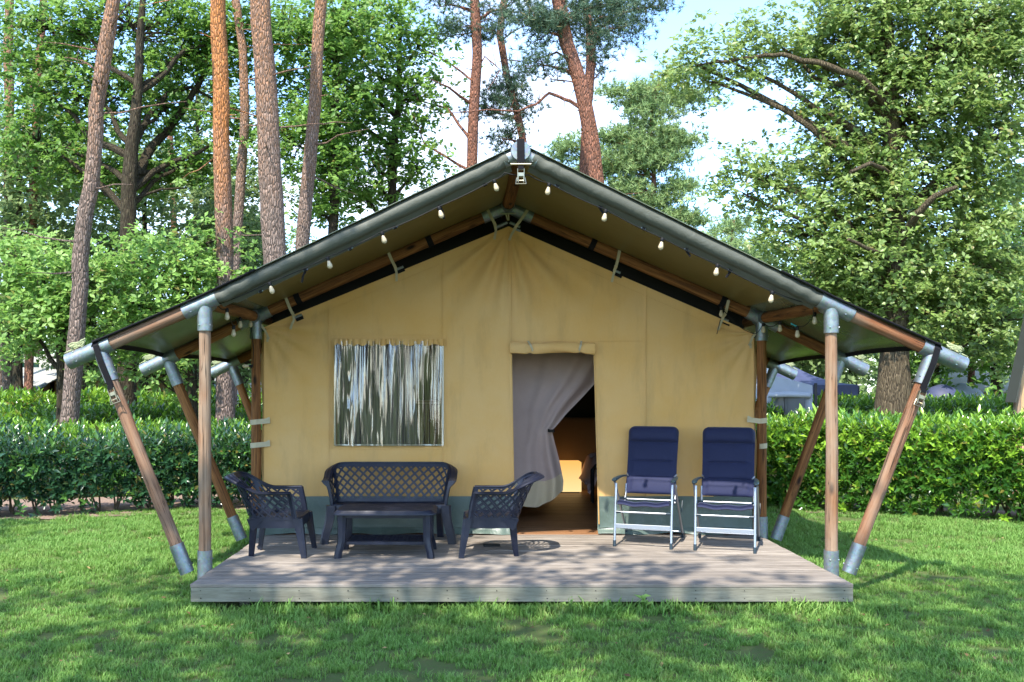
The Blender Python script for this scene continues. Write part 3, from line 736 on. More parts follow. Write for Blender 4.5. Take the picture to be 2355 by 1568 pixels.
for a, b_, tail, sl in (((890, 577), (912, 620), .0, slL), ((655, 682), (679, 730), -.05, slL), ((1119, 482), (1141, 524), -.02, slL),
                        ((1213, 486), (1183, 526), -.06, slR), ((1424, 580), (1412, 622), -.03, slR), ((1674, 694), (1660, 732), -.05, slR)):
    p, q = at(*a, D2-.06), at(*b_, WY-.02); hang(p.x, p.z, q.x, q.z, tail, sl)
    q = Vector((q.x, WY-.035, q.z)); s2 = -1 if sl is slL else 1
    B().tube([q-sl*.01, q+sl*.075*(1 if sl is slL else -1) if False else q+sl*.08*(1 if sl is slL else 1)*(1 if sl is slL else .9)], .014, n=12).build('wall_rod', M_['galv'], TENT)
    if b_[0] not in (1141, 1183): B().box(q+sl*.05+Vector((0, .012, -.028)), (.085, .01, .045), Matrix.Rotation(math.atan2(-sl.z, sl.x), 3, 'Y')).build('rod_pocket', M_['black_web'], TENT, smooth=False)
for px_, py_ in ((685, 680), (987, 545), (1363, 552), (1661, 687)):                  # black bands round the rafter
    E = EL if px_ < 1170 else ER; u = (E[D2]-RIDGE[D2]).normalized(); X_ = (px_-PX)*D2/F; c = RIDGE[D2]+(E[D2]-RIDGE[D2])*((X_-RIDGE[D2].x)/(E[D2].x-RIDGE[D2].x))
    b = B(); b.tube([c-u*.032, c-u*.03, c+u*.03, c+u*.032], [.070, .073, .073, .070], n=24); b.build('rafter_band', M_['black_web'], TENT)
# light straps that hold the wall corners to the posts
for px0, px1, yy, sg in ((576, 622, 970, 1), (577, 622, 1023, 1), (1766, 1716, 967, -1), (1766, 1745, 1025, -1)):
    d = D2; c = EL[D2] if sg > 0 else ER[D2]; z = EYE-(yy-PY)*D2/F
    pts = []
    for q in range(15):
        a = R(60)+R(240)*q/14*1.0; pts.append(Vector((c.x+sg*(-.0)+math.cos(a)*.058*(1 if sg > 0 else -1), D2-math.sin(a)*.058*0+math.sin(a)*-.0580, z+.004*q*sg*0)))
    pts = [Vector((c.x-sg*.056*math.cos(a), D2-.058*math.sin(a), z-.006*math.cos(a)*sg)) for a in np.linspace(-.9, 2.3, 12)]
    end = Vector(((px1-PX)*WY/F, WY-.03, z+.012)); pts.append(pts[-1].lerp(end, .5)); pts.append(end)
    s_ = band(pts, .055, .004, 'post_strap', M_['webbing'], TENT, side=Vector((0, 0, 1)))
    band([pts[-2]+Vector((0, -.004, .01)), end+Vector((0, -.014, .035))], .02, .003, 'strap_end', M_['webbing'], s_, side=Vector((0, 0, 1)))
for x, sg in ((WXL+.02, 1), (WXR-.02, -1)):                                         # corner buckles and dark pipe ends
    z = (TL if sg > 0 else TR)
    band([(x-sg*.09, WY-.03, z+.08), (x, WY-.03, z-.04), (x+sg*.03, WY-.04, z-.10), (x+sg*.045*.5, WY-.035, z-.16)], .024, .004, 'corner_strap', M_['webbing'], TENT)
    B().box((x+sg*.035, WY-.05, z-.12), (.03, .01, .03), Matrix.Rotation(.6, 3, 'Y')).build('corner_buckle', M_['zinc'], TENT, smooth=False)
    B().tube([(x-sg*.10, WY-.02, z+.005), (x+sg*.0, WY-.01, z-.035)], .019, n=12).build('corner_pipe', M_['cord'], TENT)
# small tubes at the very peak of the wall
for s2, sl in ((-1, -slL), (1, slR)):
    p = Vector((AP.x, WY-.05, AP.z+.045)); B().tube([p+sl*.015, p+sl*.14], .017, n=12).build('peak_tube', M_['galv'], TENT)
for q in (-.04, .015): band([RIDGE[D2]+Vector((q-.02, -.03, -.09)), Vector((AP.x+q*.5-.01, WY-.05, AP.z+.13)), Vector((AP.x+q*.2, WY-.05, AP.z+.06))], .014, .002, 'peak_strap', M_['webbing'], TENT)
B().tube([RIDGE[D2]+Vector((-.085, -.05, -.085)), RIDGE[D2]+Vector((.09, -.05, -.085))], .007, n=8).build('peak_bar', M_['zinc'], TENT)

# ------------------------------------------------------------------ string of bulbs
LS = empty('string_lights', (.37, D1, 2.6), 'black cable with cream bulbs strung under the front edge of the tent roof', 'string lights')
def bulb(p, parent, down=Vector((0, 0, -1))):
    d = down.normalized(); b = B()
    prof = [(r_*.88, z_*.92) for r_, z_ in ((.010, .0), (.0145, .006), (.018, .02), (.024, .038), (.0265, .052), (.0245, .066), (.016, .077), (.005, .082))]
    o = B().tube([p, p+d*.006, p+d*.012, p+d*.034, p+d*.04], [.008, .0155, .017, .0165, .013], n=14).build('socket', M_['cord'], parent)
    b.tube([p+d*(.036+z) for r, z in prof], [r for r, z in prof], n=18).build('bulb', M_['bulb'], parent)
bl = [(1138, 412, D1-.03), (1011, 474, D1-.03), (880, 532, D1-.03), (755, 590, D1-.03), (622, 648, D1-.03)]
br = [(1260, 420, D1-.03), (1390, 481, D1-.03), (1520, 546, D1-.03), (1647, 606, D1-.03), (1773, 668, D1-.03)]
tiltL = Vector((.30, 0, -1)); tiltR = Vector((-.18, 0, -1))
for x, y, d in bl: bulb(at(x-3, y, d), LS, tiltL)
for x, y, d in br: bulb(at(x+3, y, d), LS, tiltR)
extra = [(522, 708, 8.3), (537, 748, 8.75), (552, 729, 9.2), (576, 729, 9.85), (1873, 718, 8.35), (1833, 750, 8.8), (1793, 738, 9.3), (1755, 742, 9.86), (1658, 705, 9.85)]
for x, y, d in extra: bulb(at(x, y, d), LS)
bulb(at(581, 842, 9.9), LS, Vector((-1, 0, .02)))
def sag(p, q, s, n=9): return [p.lerp(q, t)+Vector((0, 0, -s*4*t*(1-t))) for t in np.linspace(0, 1, n)]
def cable(pts, sg=.02, r=.0042):
    out_ = []
    for p, q in zip(pts, pts[1:]): out_ += sag(p, q, sg)[:-1]
    out_.append(pts[-1]); B().tube(out_, r, n=6).build('cable', M_['cord'], LS)
cable([at(500, 700, 8.1)]+[at(x-3, y+1, d) for x, y, d in reversed(bl)]+[at(1160, 397, D1-.05), at(1215, 402, D1-.05)]+[at(x+3, y+1, d) for x, y, d in br]+[at(1868, 700, 8.15)], .012)
cable([at(500, 700, 8.1)]+[at(x, y, d) for x, y, d in (extra[0], extra[1], extra[2], extra[3])]+[at(583, 800, 9.9), at(581, 842, 9.9)], .03)
cable([at(1868, 700, 8.15)]+[at(x, y, d) for x, y, d in (extra[4], extra[5], extra[6], extra[7], )]+[at(1728, 765, 9.95), at(1658, 705, 9.85)], .05)
cable([at(1656, 735, 9.9), at(1648, 768, 9.9)], .0)
pg = B(); p = at(1826, 748, 8.85)
for s in (-1, 1): pg.box(p+Vector((0, s*.006, 0)), (.075, .006, .009), Matrix.Rotation(R(28+s*7), 3, 'Y'))
tag(pg.build('clothes_peg', plain('turquoise_plastic', (.02, .32, .36), .4), None, smooth=False), 'small turquoise clothes peg clipped to the light cable under the right eave', 'clothes peg')

# ------------------------------------------------------------------ resin furniture
def smooth(t): t = max(0, min(1, t)); return t*t*(3-2*t)
def upath(half, yf, yb, rad, s):
    """walk a U from the left arm front round the back to the right arm front; s in 0..1"""
    st = (yb-rad)-yf; q = math.pi/2*rad; bk = 2*(half-rad); L = 2*st+2*q+bk; d = s*L
    if d < st: return -half, yf+d
    d -= st
    if d < q: a = d/rad; return -half+rad-rad*math.cos(a), yb-rad+rad*math.sin(a)
    d -= q
    if d < bk: return -half+rad+d, yb
    d -= bk
    if d < q: a = d/rad; return half-rad+rad*math.sin(a), yb-rad+rad*math.cos(a)
    return half, yb-rad-(d-q)
def upath_len(half, yf, yb, rad): return 2*(yb-rad-yf)+math.pi*rad+2*(half-rad)
def resin_seat(name, half, yf, yb, z0, arm, top, rise0, rise1, rimhalf, rimyf, rimyb, rad, rimrad, legs, seat_front, pitch, sofa=False):
    root = empty(name, (0, 0, 0))
    def S(s, q, off=0.0):
        def raw(s, q):
            bx, by = upath(half, yf, yb, rad, s); tx, ty = upath(rimhalf, rimyf, rimyb, rimrad, s)
            h = arm+(top-arm)*smooth((ty-rise0)/(rise1-rise0))
            qq = q**1.25
            return Vector((bx+(tx-bx)*qq, by+(ty-by)*qq, z0+(h-z0)*q))
        p = raw(s, q)
        if off:
            e = 1e-3; a = raw(min(1, s+e), q)-raw(max(0, s-e), q); b = raw(s, min(1, q+e))-raw(s, max(0, q-e))
            p = p+a.cross(b).normalized()*(-off)
        return p
    L = upath_len((half+rimhalf)/2, (yf+rimyf)/2, (yb+rimyb)/2, (rad+rimrad)/2)
    ht = (top-z0)
    # where the vertical ribs divide side panels from the back
    sc_ = .5*(1-2*((L-2*(half-rad)-.4*rad)/2/L))
    sA = (yb-rad-yf+rad*.9)/L; sB = 1-sA
    ql, qh = .10, .93
    def strip(path, wd, off, b, th=.007):
        rings = []
        for i, (s, q) in enumerate(path):
            p = S(s, q, off); a = S(*path[max(0, i-1)], off); c = S(*path[min(len(path)-1, i+1)], off)
            d = (c-a).normalized(); n = (S(s, q, off+.01)-p).normalized(); w = d.cross(n).normalized()*wd/2
            rings.append([p-w-n*th/2, p+w-n*th/2, p+w*.8+n*th/2, p-w*.8+n*th/2])
        b.loft(rings)
    def panel(sa, sb, nm):
        b = B(); H = (qh-ql)*((top-z0) if not (sa < .1 or sb > .9) else (arm+.035-z0))
        for fam in (1, -1):
            s0 = sa*L-H*1.2
            k = math.floor(s0/pitch)*pitch
            while k < sb*L+H*1.2:
                path = []
                ta, tb_ = sorted(((sa*L-k)/(fam*H)+.5, (sb*L-k)/(fam*H)+.5)); ta, tb_ = max(0, ta), min(1, tb_)
                if tb_-ta > .03:
                    for t in np.linspace(ta, tb_, 12): path.append(((k+fam*H*(t-.5))/L, ql+(qh-ql)*t))
                # clip ends exactly to the panel sides
                if len(path) >= 2:
                    strip(path, .019 if not sofa else .022, .0035*fam, b)
                k += pitch
        b.build(nm, M_['resin'], root, ang=.5)
    fr_ = .035/L
    panel(fr_, sA, 'side_lattice'); panel(sA, sB, 'back_lattice'); panel(sB, 1-fr_, 'side_lattice')
    # solid edges of the shell
    b = B()
    b.grid([[S(s, q) for s in np.linspace(0, 1, 70)] for q in (0, .05, .12)])
    b.grid([[S(s, q) for s in np.linspace(0, 1, 70)] for q in (.90, .95, 1)])
    for s0, s1 in ((0, fr_*1.2), (1-fr_*1.2, 1), (sA-.018/L*1.2, sA+.018/L*1.2), (sB-.018/L*1.2, sB+.018/L*1.2)):
        b.grid([[S(s, q) for s in (s0, (s0+s1)/2, s1)] for q in np.linspace(0, 1, 14)])
    b.build('shell_frame', M_['resin'], root, solid=.009, ang=.5)
    # broad ribbed rim that runs round the top
    prof = []
    for j in range(23):
        t = j/22; a = R(150-190*t); prof.append((.038-.042*math.cos(a)*1.05+.0, .012*math.sin(a)+.003*math.cos(t*22*1.15)))
    rows = []
    for i in range(111):
        s = i/110; p = S(s, 1); e = .004; d = (S(min(1, s+e), 1)-S(max(0, s-e), 1)).normalized(); o = d.cross(Vector((0, 0, 1))).normalized()*-1
        bx, by = upath(rimhalf, rimyf, rimyb, rimrad, s)
        if o.dot(Vector((bx, by-.0, 0))) < 0: o = -o
        back = smooth((by-rise0)/(rise1-rise0)); wdt = 1.0+(.15 if not sofa else .25)*back
        fl = 1-.25*smooth((.06-min(s, 1-s)*L)/.06)
        up = Vector((0, 0, 1)); tilt = .30*back+.12
        rows.append([p+(o*math.cos(tilt)-up*math.sin(tilt))*(x-.012)*wdt*fl+(up*math.cos(tilt)+o*math.sin(tilt))*z for x, z in prof])
    b = B().grid(rows); b.build('rim', M_['resin'], root, solid=.006, ang=.9)
    # seat
    rows = []
    for y in list(np.linspace(yb-.01, seat_front+.06, 10))+[seat_front+.03, seat_front+.008, seat_front, seat_front+.002, seat_front+.006]:
        t = (y-seat_front)/(yb-seat_front); w_ = half-.012+(.02 if y < yf+.03 else 0)
        dz = -.02*math.sin(math.pi*min(1, max(0, t)))
        rows.append([(x*w_, y+(.02*(x*x) if y < seat_front+.1 else 0)*1.0, z0+.02+dz*(1-x*x)) for x in np.linspace(-1, 1, 21)])
    for i, zz_ in enumerate((.012, .006, -.006, -.05, -.085)):
        j = len(rows)-5+i; arch = (.0, .0, .0, .0, 1)[i]
        rows[j] = [(x, y, z0+.02+zz_) for x, y, z in rows[j]]
    B().grid(rows).build('seat', M_['resin'], root, solid=.006)
    # apron along the sides and back
    b = B(); za = z0-.075
    b.grid([[(-half+.004, y, z) for y in np.linspace(seat_front+.04, yb-.03, 8)] for z in (za, z0+.01)]); b.grid([[(half-.004, y, z) for y in np.linspace(seat_front+.04, yb-.03, 8)] for z in (za, z0+.01)])
    b.grid([[(x, yb-.03, z) for x in np.linspace(-half+.01, half-.01, 6)] for z in (za, z0+.01)])
    b.build('apron', M_['resin'], root, solid=.007)
    # pointed gussets over the rear legs
    b = B()
    for s in (-1, 1): b.grid([[(s*(half+.004), yb-.16-.0, z0+.01), (s*(half+.004), yb-.06, z0+.01), (s*(half-.01), yb+.0, z0+.01)], [(s*(half+.002), yb-.09, z0-.07), (s*(half+.002), yb-.06, z0-.10), (s*(half-.01), yb-.03, z0-.07)]])
    b.build('gusset', M_['resin'], root, solid=.007)
    for s in (-1, 1):
        for (x0, y0, w0, d0), (x1, y1, w1, d1), knee in legs:
            rings = []
            for i in range(9):
                t = i/8; kk = knee*math.sin(t*math.pi/2)**3 if sofa else knee*t*t
                cx = x0+(x1-x0)*(t**1.0)+kk; cy = y0+(y1-y0)*t; w_ = w0+(w1-w0)*t; dd = d0+(d1-d0)*t; z = (z0+.015)*(1-t)
                if i == 0: z = z0+.018
                rings.append([(s*(cx-w_/2), cy-dd/2, z), (s*(cx+w_/2*.6), cy-dd/2, z), (s*(cx+w_/2), cy-dd/2*.4, z), (s*(cx+w_/2), cy+dd/2, z), (s*(cx+w_/2*.45), cy+dd/2, z), (s*(cx+w_/2*.35), cy-dd*.05, z), (s*(cx-w_/2), cy-dd*.12, z)])
            B().loft(rings).build('leg', M_['resin'], root, ang=.5)
    # front posts of the arms
    for s in (0, 1):
        sg = -1 if s == 0 else 1; rings = []
        for q in np.linspace(-.0, 1.0, 10):
            p = S(s, q); fl_ = .022*smooth((q-.72)/.28)*(2.2 if sofa else .6)
            rings.append([p+Vector((sg*(-.016), -.004, 0)), p+Vector((sg*(.010+fl_), -.012, 0)), p+Vector((sg*(.018+fl_), .006, 0)), p+Vector((sg*.004, .034, 0)), p+Vector((sg*(-.010), .034, 0))])
        B().loft(rings).build('arm_post', M_['resin'], root, ang=.5)
    return root
ch = resin_seat('garden_armchair', half=.265, yf=-.185, yb=.285, z0=.355, arm=.615, top=.775, rise0=.13, rise1=.50,
                rimhalf=.275, rimyf=-.135, rimyb=.47, rad=.13, rimrad=.20,
                legs=[((.245, -.20, .075, .085), (.27, -.262, .042, .05), .0), ((.205, .225, .05, .07), (.17, .262, .04, .045), .0)],
                seat_front=-.235, pitch=.088)
tag(ch, 'dark blue lattice plastic armchair left of the low table, facing right', 'armchair', 'dark blue lattice armchairs')
MC = Matrix.Translation((-1.885, 8.885, DZ)) @ Matrix.Rotation(R(90), 4, 'Z')
ch.matrix_basis = MC
copy_tree(ch, Matrix.Translation((.118, 8.885, DZ)) @ Matrix.Rotation(R(-90), 4, 'Z'), 'dark blue lattice plastic armchair between the low table and the doorway, facing left')
sf = resin_seat('garden_bench', half=.585, yf=-.20, yb=.12, z0=.375, arm=.645, top=.795, rise0=-.10, rise1=.24,
                rimhalf=.635, rimyf=-.20, rimyb=.255, rad=.10, rimrad=.19,
                legs=[((.595, -.215, .10, .08), (.60, -.245, .085, .06), .055), ((.50, .13, .06, .07), (.52, .21, .07, .05), .0)],
                seat_front=-.235, pitch=.090, sofa=True)
tag(sf, 'dark blue two seat plastic bench with woven lattice back against the canvas wall', 'garden bench')
sf.matrix_basis = Matrix.Translation((-.905, 9.635, DZ))
# low table
tb = empty('low_table', (0, 0, 0), 'low dark blue plastic table with lattice shelf in front of the bench', 'table')
def rrect(w_, d_, r_, z, n=6):
    pts = []
    for cx, cy, a0 in ((w_/2-r_, d_/2-r_, 0), (-w_/2+r_, d_/2-r_, 90), (-w_/2+r_, -d_/2+r_, 180), (w_/2-r_, -d_/2+r_, 270)):
        for i in range(n): a = R(a0+90*i/(n-1)); pts.append((cx+r_*math.cos(a), cy+r_*math.sin(a), z))
    return pts
prof = [(-.03, .448), (.0, .450), (.004, .444), (.012, .443), (.015, .436), (.023, .434), (.026, .426), (.034, .424), (.036, .412), (.030, .408), (-.02, .410)]
b = B(); b.loft([rrect(.90+2*o, .56+2*o, .09, z) for o, z in [(-.13, .4495)]+prof]); b.build('tabletop', M_['resin'], tb, ang=.5)
b = B(); b.box((0, -.24, .395), (.80, .012, .04)).box((0, .24, .395), (.80, .012, .04)); b.build('rail', M_['resin'], tb, smooth=False, bevel=.003)
for sx in (-1, 1):
    for sy in (-1, 1):
        rings = []
        for i in range(9):
            t = i/8; z = .41*(1-t); cx = .405+(.035*smooth((t-.55)/.45)); cy = .225+.025*smooth((t-.5)/.5); w_ = .085-.018*t; d_ = .07
            rings.append([(sx*(cx-w_/2), sy*(cy-d_/2), z), (sx*(cx-w_/2), sy*(cy+d_/2*.5), z), (sx*(cx-w_/2*.3), sy*(cy+d_/2), z), (sx*(cx+w_/2*.7), sy*(cy+d_/2), z), (sx*(cx+w_/2), sy*(cy+d_/2*.4), z), (sx*(cx+w_/2), sy*(cy-d_/2), z)])
        B().loft(rings).build('leg', M_['resin'], tb, ang=.5)
sh = B()
for a, b_, c_, d_ in ((-.37, .37, -.215, -.19), (-.37, .37, .19, .215), (-.37, -.34, -.19, .19), (.34, .37, -.19, .19)):
    sh.box(((a+b_)/2, (c_+d_)/2, .135), (b_-a, d_-c_, .028))
k = -.9
while k < .9:
    for fam in (1, -1):
        y0, y1 = -.2, .2; xa, xb = k, k+fam*.4; t0, t1 = 0, 1
        lo, hi = -.355, .355
        def tt(x): return (x-xa)/(xb-xa)
        ta, tb_ = sorted((tt(lo), tt(hi))); t0, t1 = max(0, ta), min(1, tb_)
        if t1 > t0+.05:
            p = Vector((xa+(xb-xa)*t0, y0+(y1-y0)*t0, .142+.002*fam)); q = Vector((xa+(xb-xa)*t1, y0+(y1-y0)*t1, .142+.002*fam))
            m = (p+q)/2; sh.box(m, ((q-p).length, .024, .006), Matrix.Rotation(math.atan2((q-p).y, (q-p).x), 3, 'Z'))
    k += .075
sh.build('lattice_shelf', M_['resin'], tb, smooth=False)
tb.matrix_basis = Matrix.Translation((-.868, 8.86, DZ))

# ------------------------------------------------------------------ folding recliners
def recliner():
    root = empty('folding_recliner', (0, 0, 0)); hw = .283
    ap = lambda s: Vector((s*hw, -.30, .63))
    for s in (-1, 1):
        B().tube([Vector((s*hw, -.395, .045)), ap(s)], .0125, n=14).build('front_leg', M_['alu'], root)
        B().tube([Vector((s*(hw+.02), .385, .04)), Vector((s*(hw+.02), -.27, .64))], .0125, n=14, flat=.75).build('rear_leg', M_['alu'], root)
        B().tube([Vector((s*hw, -.398, .0)), Vector((s*hw, -.392, .06))], [.0165, .0165], n=14).build('foot_cap', M_['teal_plastic'], root)
        B().tube([Vector((s*(hw+.02), .395, .0)), Vector((s*(hw+.02), .375, .05))], .017, n=12).build('foot_cap', M_['teal_plastic'], root)
        rings = []
        for y, w_, h_, dz in ((-.37, .030, .016, -.004), (-.36, .046, .034, -.004), (-.30, .054, .040, 0), (-.15, .046, .030, .004), (0, .040, .026, .004), (.10, .036, .024, 0), (.17, .02, .02, -.006)):
            cx = s*(hw+.012-.03*max(0, (y+.1))/.3); z = .672+dz
            rings.append([(cx+w_/2*math.cos(a)*1.0, y, z+h_/2*math.sin(a)) for a in [math.pi*2*j/12 for j in range(12)]])
        ar = B().loft(rings).build('armrest', M_['teal_plastic'], root)
        B().tube([Vector((s*(hw-.04), .16, .668)), Vector((s*.262, .20, .69))], .008, n=8).build('arm_pin', M_['alu'], ar)
        # seat hinge gear
        b = B(); b.tube([Vector((s*.262, .06, .40)), Vector((s*.262, .135, .50)), Vector((s*.262, .16, .58))], .011, n=10); b.build('back_tube', M_['alu'], root)
        B().tube([Vector((s*(.24), .07, .435)), Vector((s*(hw+.03), .05, .435))], .012, n=10).box((s*(hw+.015), .06, .40), (.012, .03, .10)).build('hinge', M_['teal_plastic'], root)
        B().box((s*(hw+.036), .20, .36), (.008, .02, .13), Matrix.Rotation(R(-38), 3, 'X')).build('side_clip', M_['teal_plastic'], root, smooth=False, bevel=.002)
        for bb in (.33,): B().tube([Vector((s*(hw-.01), -.352, .345)), Vector((s*(hw-.055), -.352, .345))], [.016, .012], n=10).build('bar_end', M_['teal_plastic'], root)
    B().tube([Vector((-hw+.04, -.352, .345)), Vector((hw-.04, -.352, .345))], .0095, n=12).build('cross_bar', M_['alu'], root)
    B().box((0, -.375, .205), (2*hw-.02, .012, .045)).build('flat_cross_bar', M_['alu'], root, bevel=.003, smooth=False)
    B().tube([Vector((-hw, .375, .065)), Vector((hw, .375, .065))], .008, n=12).build('rear_bar', M_['alu'], root)
    B().tube([Vector((-hw, .10, .425)), Vector((hw, .10, .425))], .010, n=12).build('seat_bar', M_['alu'], root)
    # seat pad, seen edge on, with a soft front roll
    rows = []; nn = 26
    for i in range(nn+1):
        x = -1+2*i/nn; ring = []
        for y, zt, zb_ in ((-.365, .0, -.0), (-.372, .014, -.012), (-.34, .022, -.028), (-.22, .012, -.014), (-.05, .006, -.012), (.08, .004, -.010), (.10, 0, -.0)):
            ring.append((y, zt))
        sagv = -.014*(1-x*x)+.006*math.sin(x*7+1)
        top_ = [Vector((x*(hw-.022), y, .448-.05*(y+.36)/.45+zt*(1 if abs(x) < .95 else .5)+sagv)) for y, zt in ring]
        bot_ = [Vector((x*(hw-.022), y, .448-.05*(y+.36)/.45-zt*1.0-.010+sagv)) for y, zt in reversed(ring)]
        rows.append(top_+bot_)
    B().loft(rows).build('seat_pad', M_['navy'], root)
    # padded backrest: straight sides, rounded top corners, head pillow, quilt seams
    p0 = Vector((0, .125, .485)); p1 = Vector((0, .375, 1.19)); u = (p1-p0); Lb = u.length; u.normalize(); n = Vector((0, -u.z, u.y)); W0 = .268
    def prof(t):
        seam_ = 0
        for sq in (.245, .485, .765): seam_ = max(seam_, math.exp(-((t-sq)/.010)**2))
        pil = .048*math.sqrt(max(0, 1-((t-.885)/.118)**2)) if abs(t-.885) < .118 else 0
        seg = [(0, .245), (.245, .485), (.485, .765)]; bul = 0
        for a, b_ in seg:
            if a <= t < b_: bul = .012*math.sin(math.pi*(t-a)/(b_-a))**.5
        return .012+bul+pil, seam_
    def hwid(t):
        e = (1-t)*Lb; r_ = .075; w_ = W0-.006*math.sin(math.pi*t*1.2)
        if e < r_: w_ -= r_*(1-math.sqrt(max(0, 1-((r_-e)/r_)**2)))
        return w_
    front = []; back = []
    ts = sorted(set(list(np.linspace(0, 1, 70))+[.235, .24, .245, .25, .255, .475, .48, .485, .49, .495, .755, .76, .765, .77, .775, .985, .993, .997]))
    xs_ = np.linspace(-1, 1, 33)
    rf = []; rb = []
    for t in ts:
        th, sm = prof(t); wv_ = hwid(t); f_ = []; b_r = []
        endf = min(1, t/.02)**.5*min(1, (1-t)/.03)**.5
        for x in xs_:
            ed = max(0, 1-abs(x)**10)**.5; inn = 1-math.exp(-((abs(x)-.78)/.015)**2)*(.4 if t < .765 else 0)
            cen = .35+.65*(1 if abs(x) < .78 or t > .765 else .35)
            z_ = (th*cen*inn*(1-.55*sm*(1 if abs(x) < .78 or t > .7 else .1)))*ed*endf+.001
            base = p0+u*(t*Lb)+Vector((x*wv_, 0, 0))
            f_.append(base+n*z_); b_r.append(base-n*(.010*ed*endf+.001+.012*(pilb if (pilb := (1 if t > .78 else 0)) else 0)*ed*endf))
        rf.append(f_); rb.append(b_r)
    b = B(); b.loft([f_+list(reversed(b_r)) for f_, b_r in zip(rf, rb)]); b.build('backrest', M_['navy'], root, ang=1.0)
    return root
rc = recliner()
tag(rc, 'navy padded recliner with aluminium legs, the one nearer the doorway', 'recliner', 'navy folding recliners')
rc.matrix_basis = Matrix.Translation((1.80, 9.545, DZ)) @ Matrix.Rotation(R(-19.5), 4, 'Z')
copy_tree(rc, Matrix.Translation((2.555, 9.315, DZ)) @ Matrix.Rotation(R(-18.4), 4, 'Z'), 'navy padded recliner with aluminium legs standing by the right rear post')
tag(B().box((.155, 9.27, DZ+.012), (.17, .06, .022), Matrix.Rotation(R(4), 3, 'Z')).build('door_wedge', M_['lining'], None, smooth=False, bevel=.004), 'flat dark wedge lying on the deck under the right armchair', 'wedge')

# ------------------------------------------------------------------ inside the tent
k = N('lit_cube_plastic'); k.set((.9, .5, .2), .6); v = k.coord('Object', rnd=False)
em = k.n('ShaderNodeEmission'); em.inputs[0].default_value = (1, .63, .22, 1); em.inputs[1].default_value = .27; gz_ = k.n('ShaderNodeSeparateXYZ'); k.l(v, gz_.inputs[0]); k.l(k.mix(k.math('ADD', k.math('MULTIPLY', gz_.outputs['Z'], 2.2), .5), (1, .74, .34), (1, .50, .13)), em.inputs[0]); k.l(em.outputs[0], k.o.inputs['Surface'])
lc = empty('cube_lamp', (1.42, 14.2, DZ), 'glowing orange cube lamp on the floor inside the tent', 'lamp')
B().box((0, 0, 0), (.47, .40, .45)).build('glowing_shade', k.m, lc, smooth=False, M=Matrix.Translation((1.37, 14.15, DZ+.245)))
B().box((0, 0, 0), (.42, .34, .016)).build('lamp_base', M_['lining'], lc, smooth=False, M=Matrix.Translation((1.37, 14.15, DZ+.008)))
bed = empty('bed', (2.1, 13.4, DZ), 'dark framed bed with crumpled mauve duvet just inside the doorway', 'bed')
b = B()
b.tube([(1.62, 12.75, .24), (1.62, 12.75, .68), (1.66, 12.75, .74), (2.6, 12.75, .74)], .028, n=12); b.build('bed_end', M_['cord'], bed)
B().box((2.25, 13.4, .50), (1.22, 1.3, .06)).build('bed_frame', M_['rafter'], bed, smooth=False, bevel=.005)
B().box((2.27, 13.4, .61), (1.2, 1.28, .16)).build('mattress', plain('mattress_ticking', (.6, .5, .42), .9, bs=.3), bed, bevel=.03)
rows = []
for y in np.linspace(12.74, 14.0, 30):
    rows.append([(1.56+x*1.3, y+.03*mnoise.noise((x*5, y*4, 1)), .72+.10*smooth(x*4)+.07*mnoise.noise((x*4, y*3.5, 0))+.05*mnoise.noise((x*9, y*9, 3))-(.26*(1-smooth(x*9)))-.10*smooth((12.9-y)/.15)) for x in np.linspace(0, 1, 30)])
tag(B().grid(rows).build('duvet', plain('mauve_duvet', (.62, .44, .42), .9, bs=.3, bscale=12), None, solid=.03), 'crumpled mauve duvet heaped on the bed inside the doorway', 'duvet')
B().box((1.63, 12.76, .40), (.03, .05, .36)).build('bed_leg', M_['cord'], bed, smooth=False)

# ------------------------------------------------------------------ vegetation
rng = np.random.default_rng(11)
def leafmat(name, dark, mid, young, rough=.45, tl=.35, spec=.4):
    k = N(name); a = k.n('ShaderNodeAttribute'); a.attribute_name = 'tint'
    c = k.ramp(a.outputs['Fac'], [(0, dark), (.5, mid), (1, young)])
    c = k.mix(k.math('MULTIPLY', k.island(), .45), c, tuple(q*.45 for q in dark)); c = k.mix(k.ramp(k.island(), [(.95, 0), (.975, .75)]), c, (.22, .16, .04))
    k.set(c, rough, spec=spec)
    t = k.mix(.5, c, young); k.translucent(t, tl); return k.m
M_['oak_leaf'] = leafmat('oak_leaf', (.06, .15, .02), (.14, .29, .04), (.27, .44, .09), .5, .5)
M_['oak_pale'] = leafmat('oak_leaf_pale', (.12, .21, .035), (.23, .35, .075), (.38, .49, .17), .45, .45, .6)
M_['bright_leaf'] = leafmat('young_leaf', (.11, .24, .035), (.23, .41, .075), (.36, .55, .15), .5, .45)
M_['far_leaf'] = leafmat('distant_leaf', (.13, .21, .06), (.21, .31, .10), (.30, .40, .16), .6, .5)
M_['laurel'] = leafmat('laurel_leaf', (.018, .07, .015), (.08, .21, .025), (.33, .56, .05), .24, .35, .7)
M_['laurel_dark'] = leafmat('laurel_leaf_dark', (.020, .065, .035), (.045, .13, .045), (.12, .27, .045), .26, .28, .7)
M_['needle'] = leafmat('pine_needle', (.04, .085, .05), (.085, .155, .085), (.14, .22, .11), .6, .15)
M_['needle_pale'] = leafmat('pine_needle_pale', (.13, .23, .08), (.26, .38, .13), (.38, .50, .20), .6, .2)
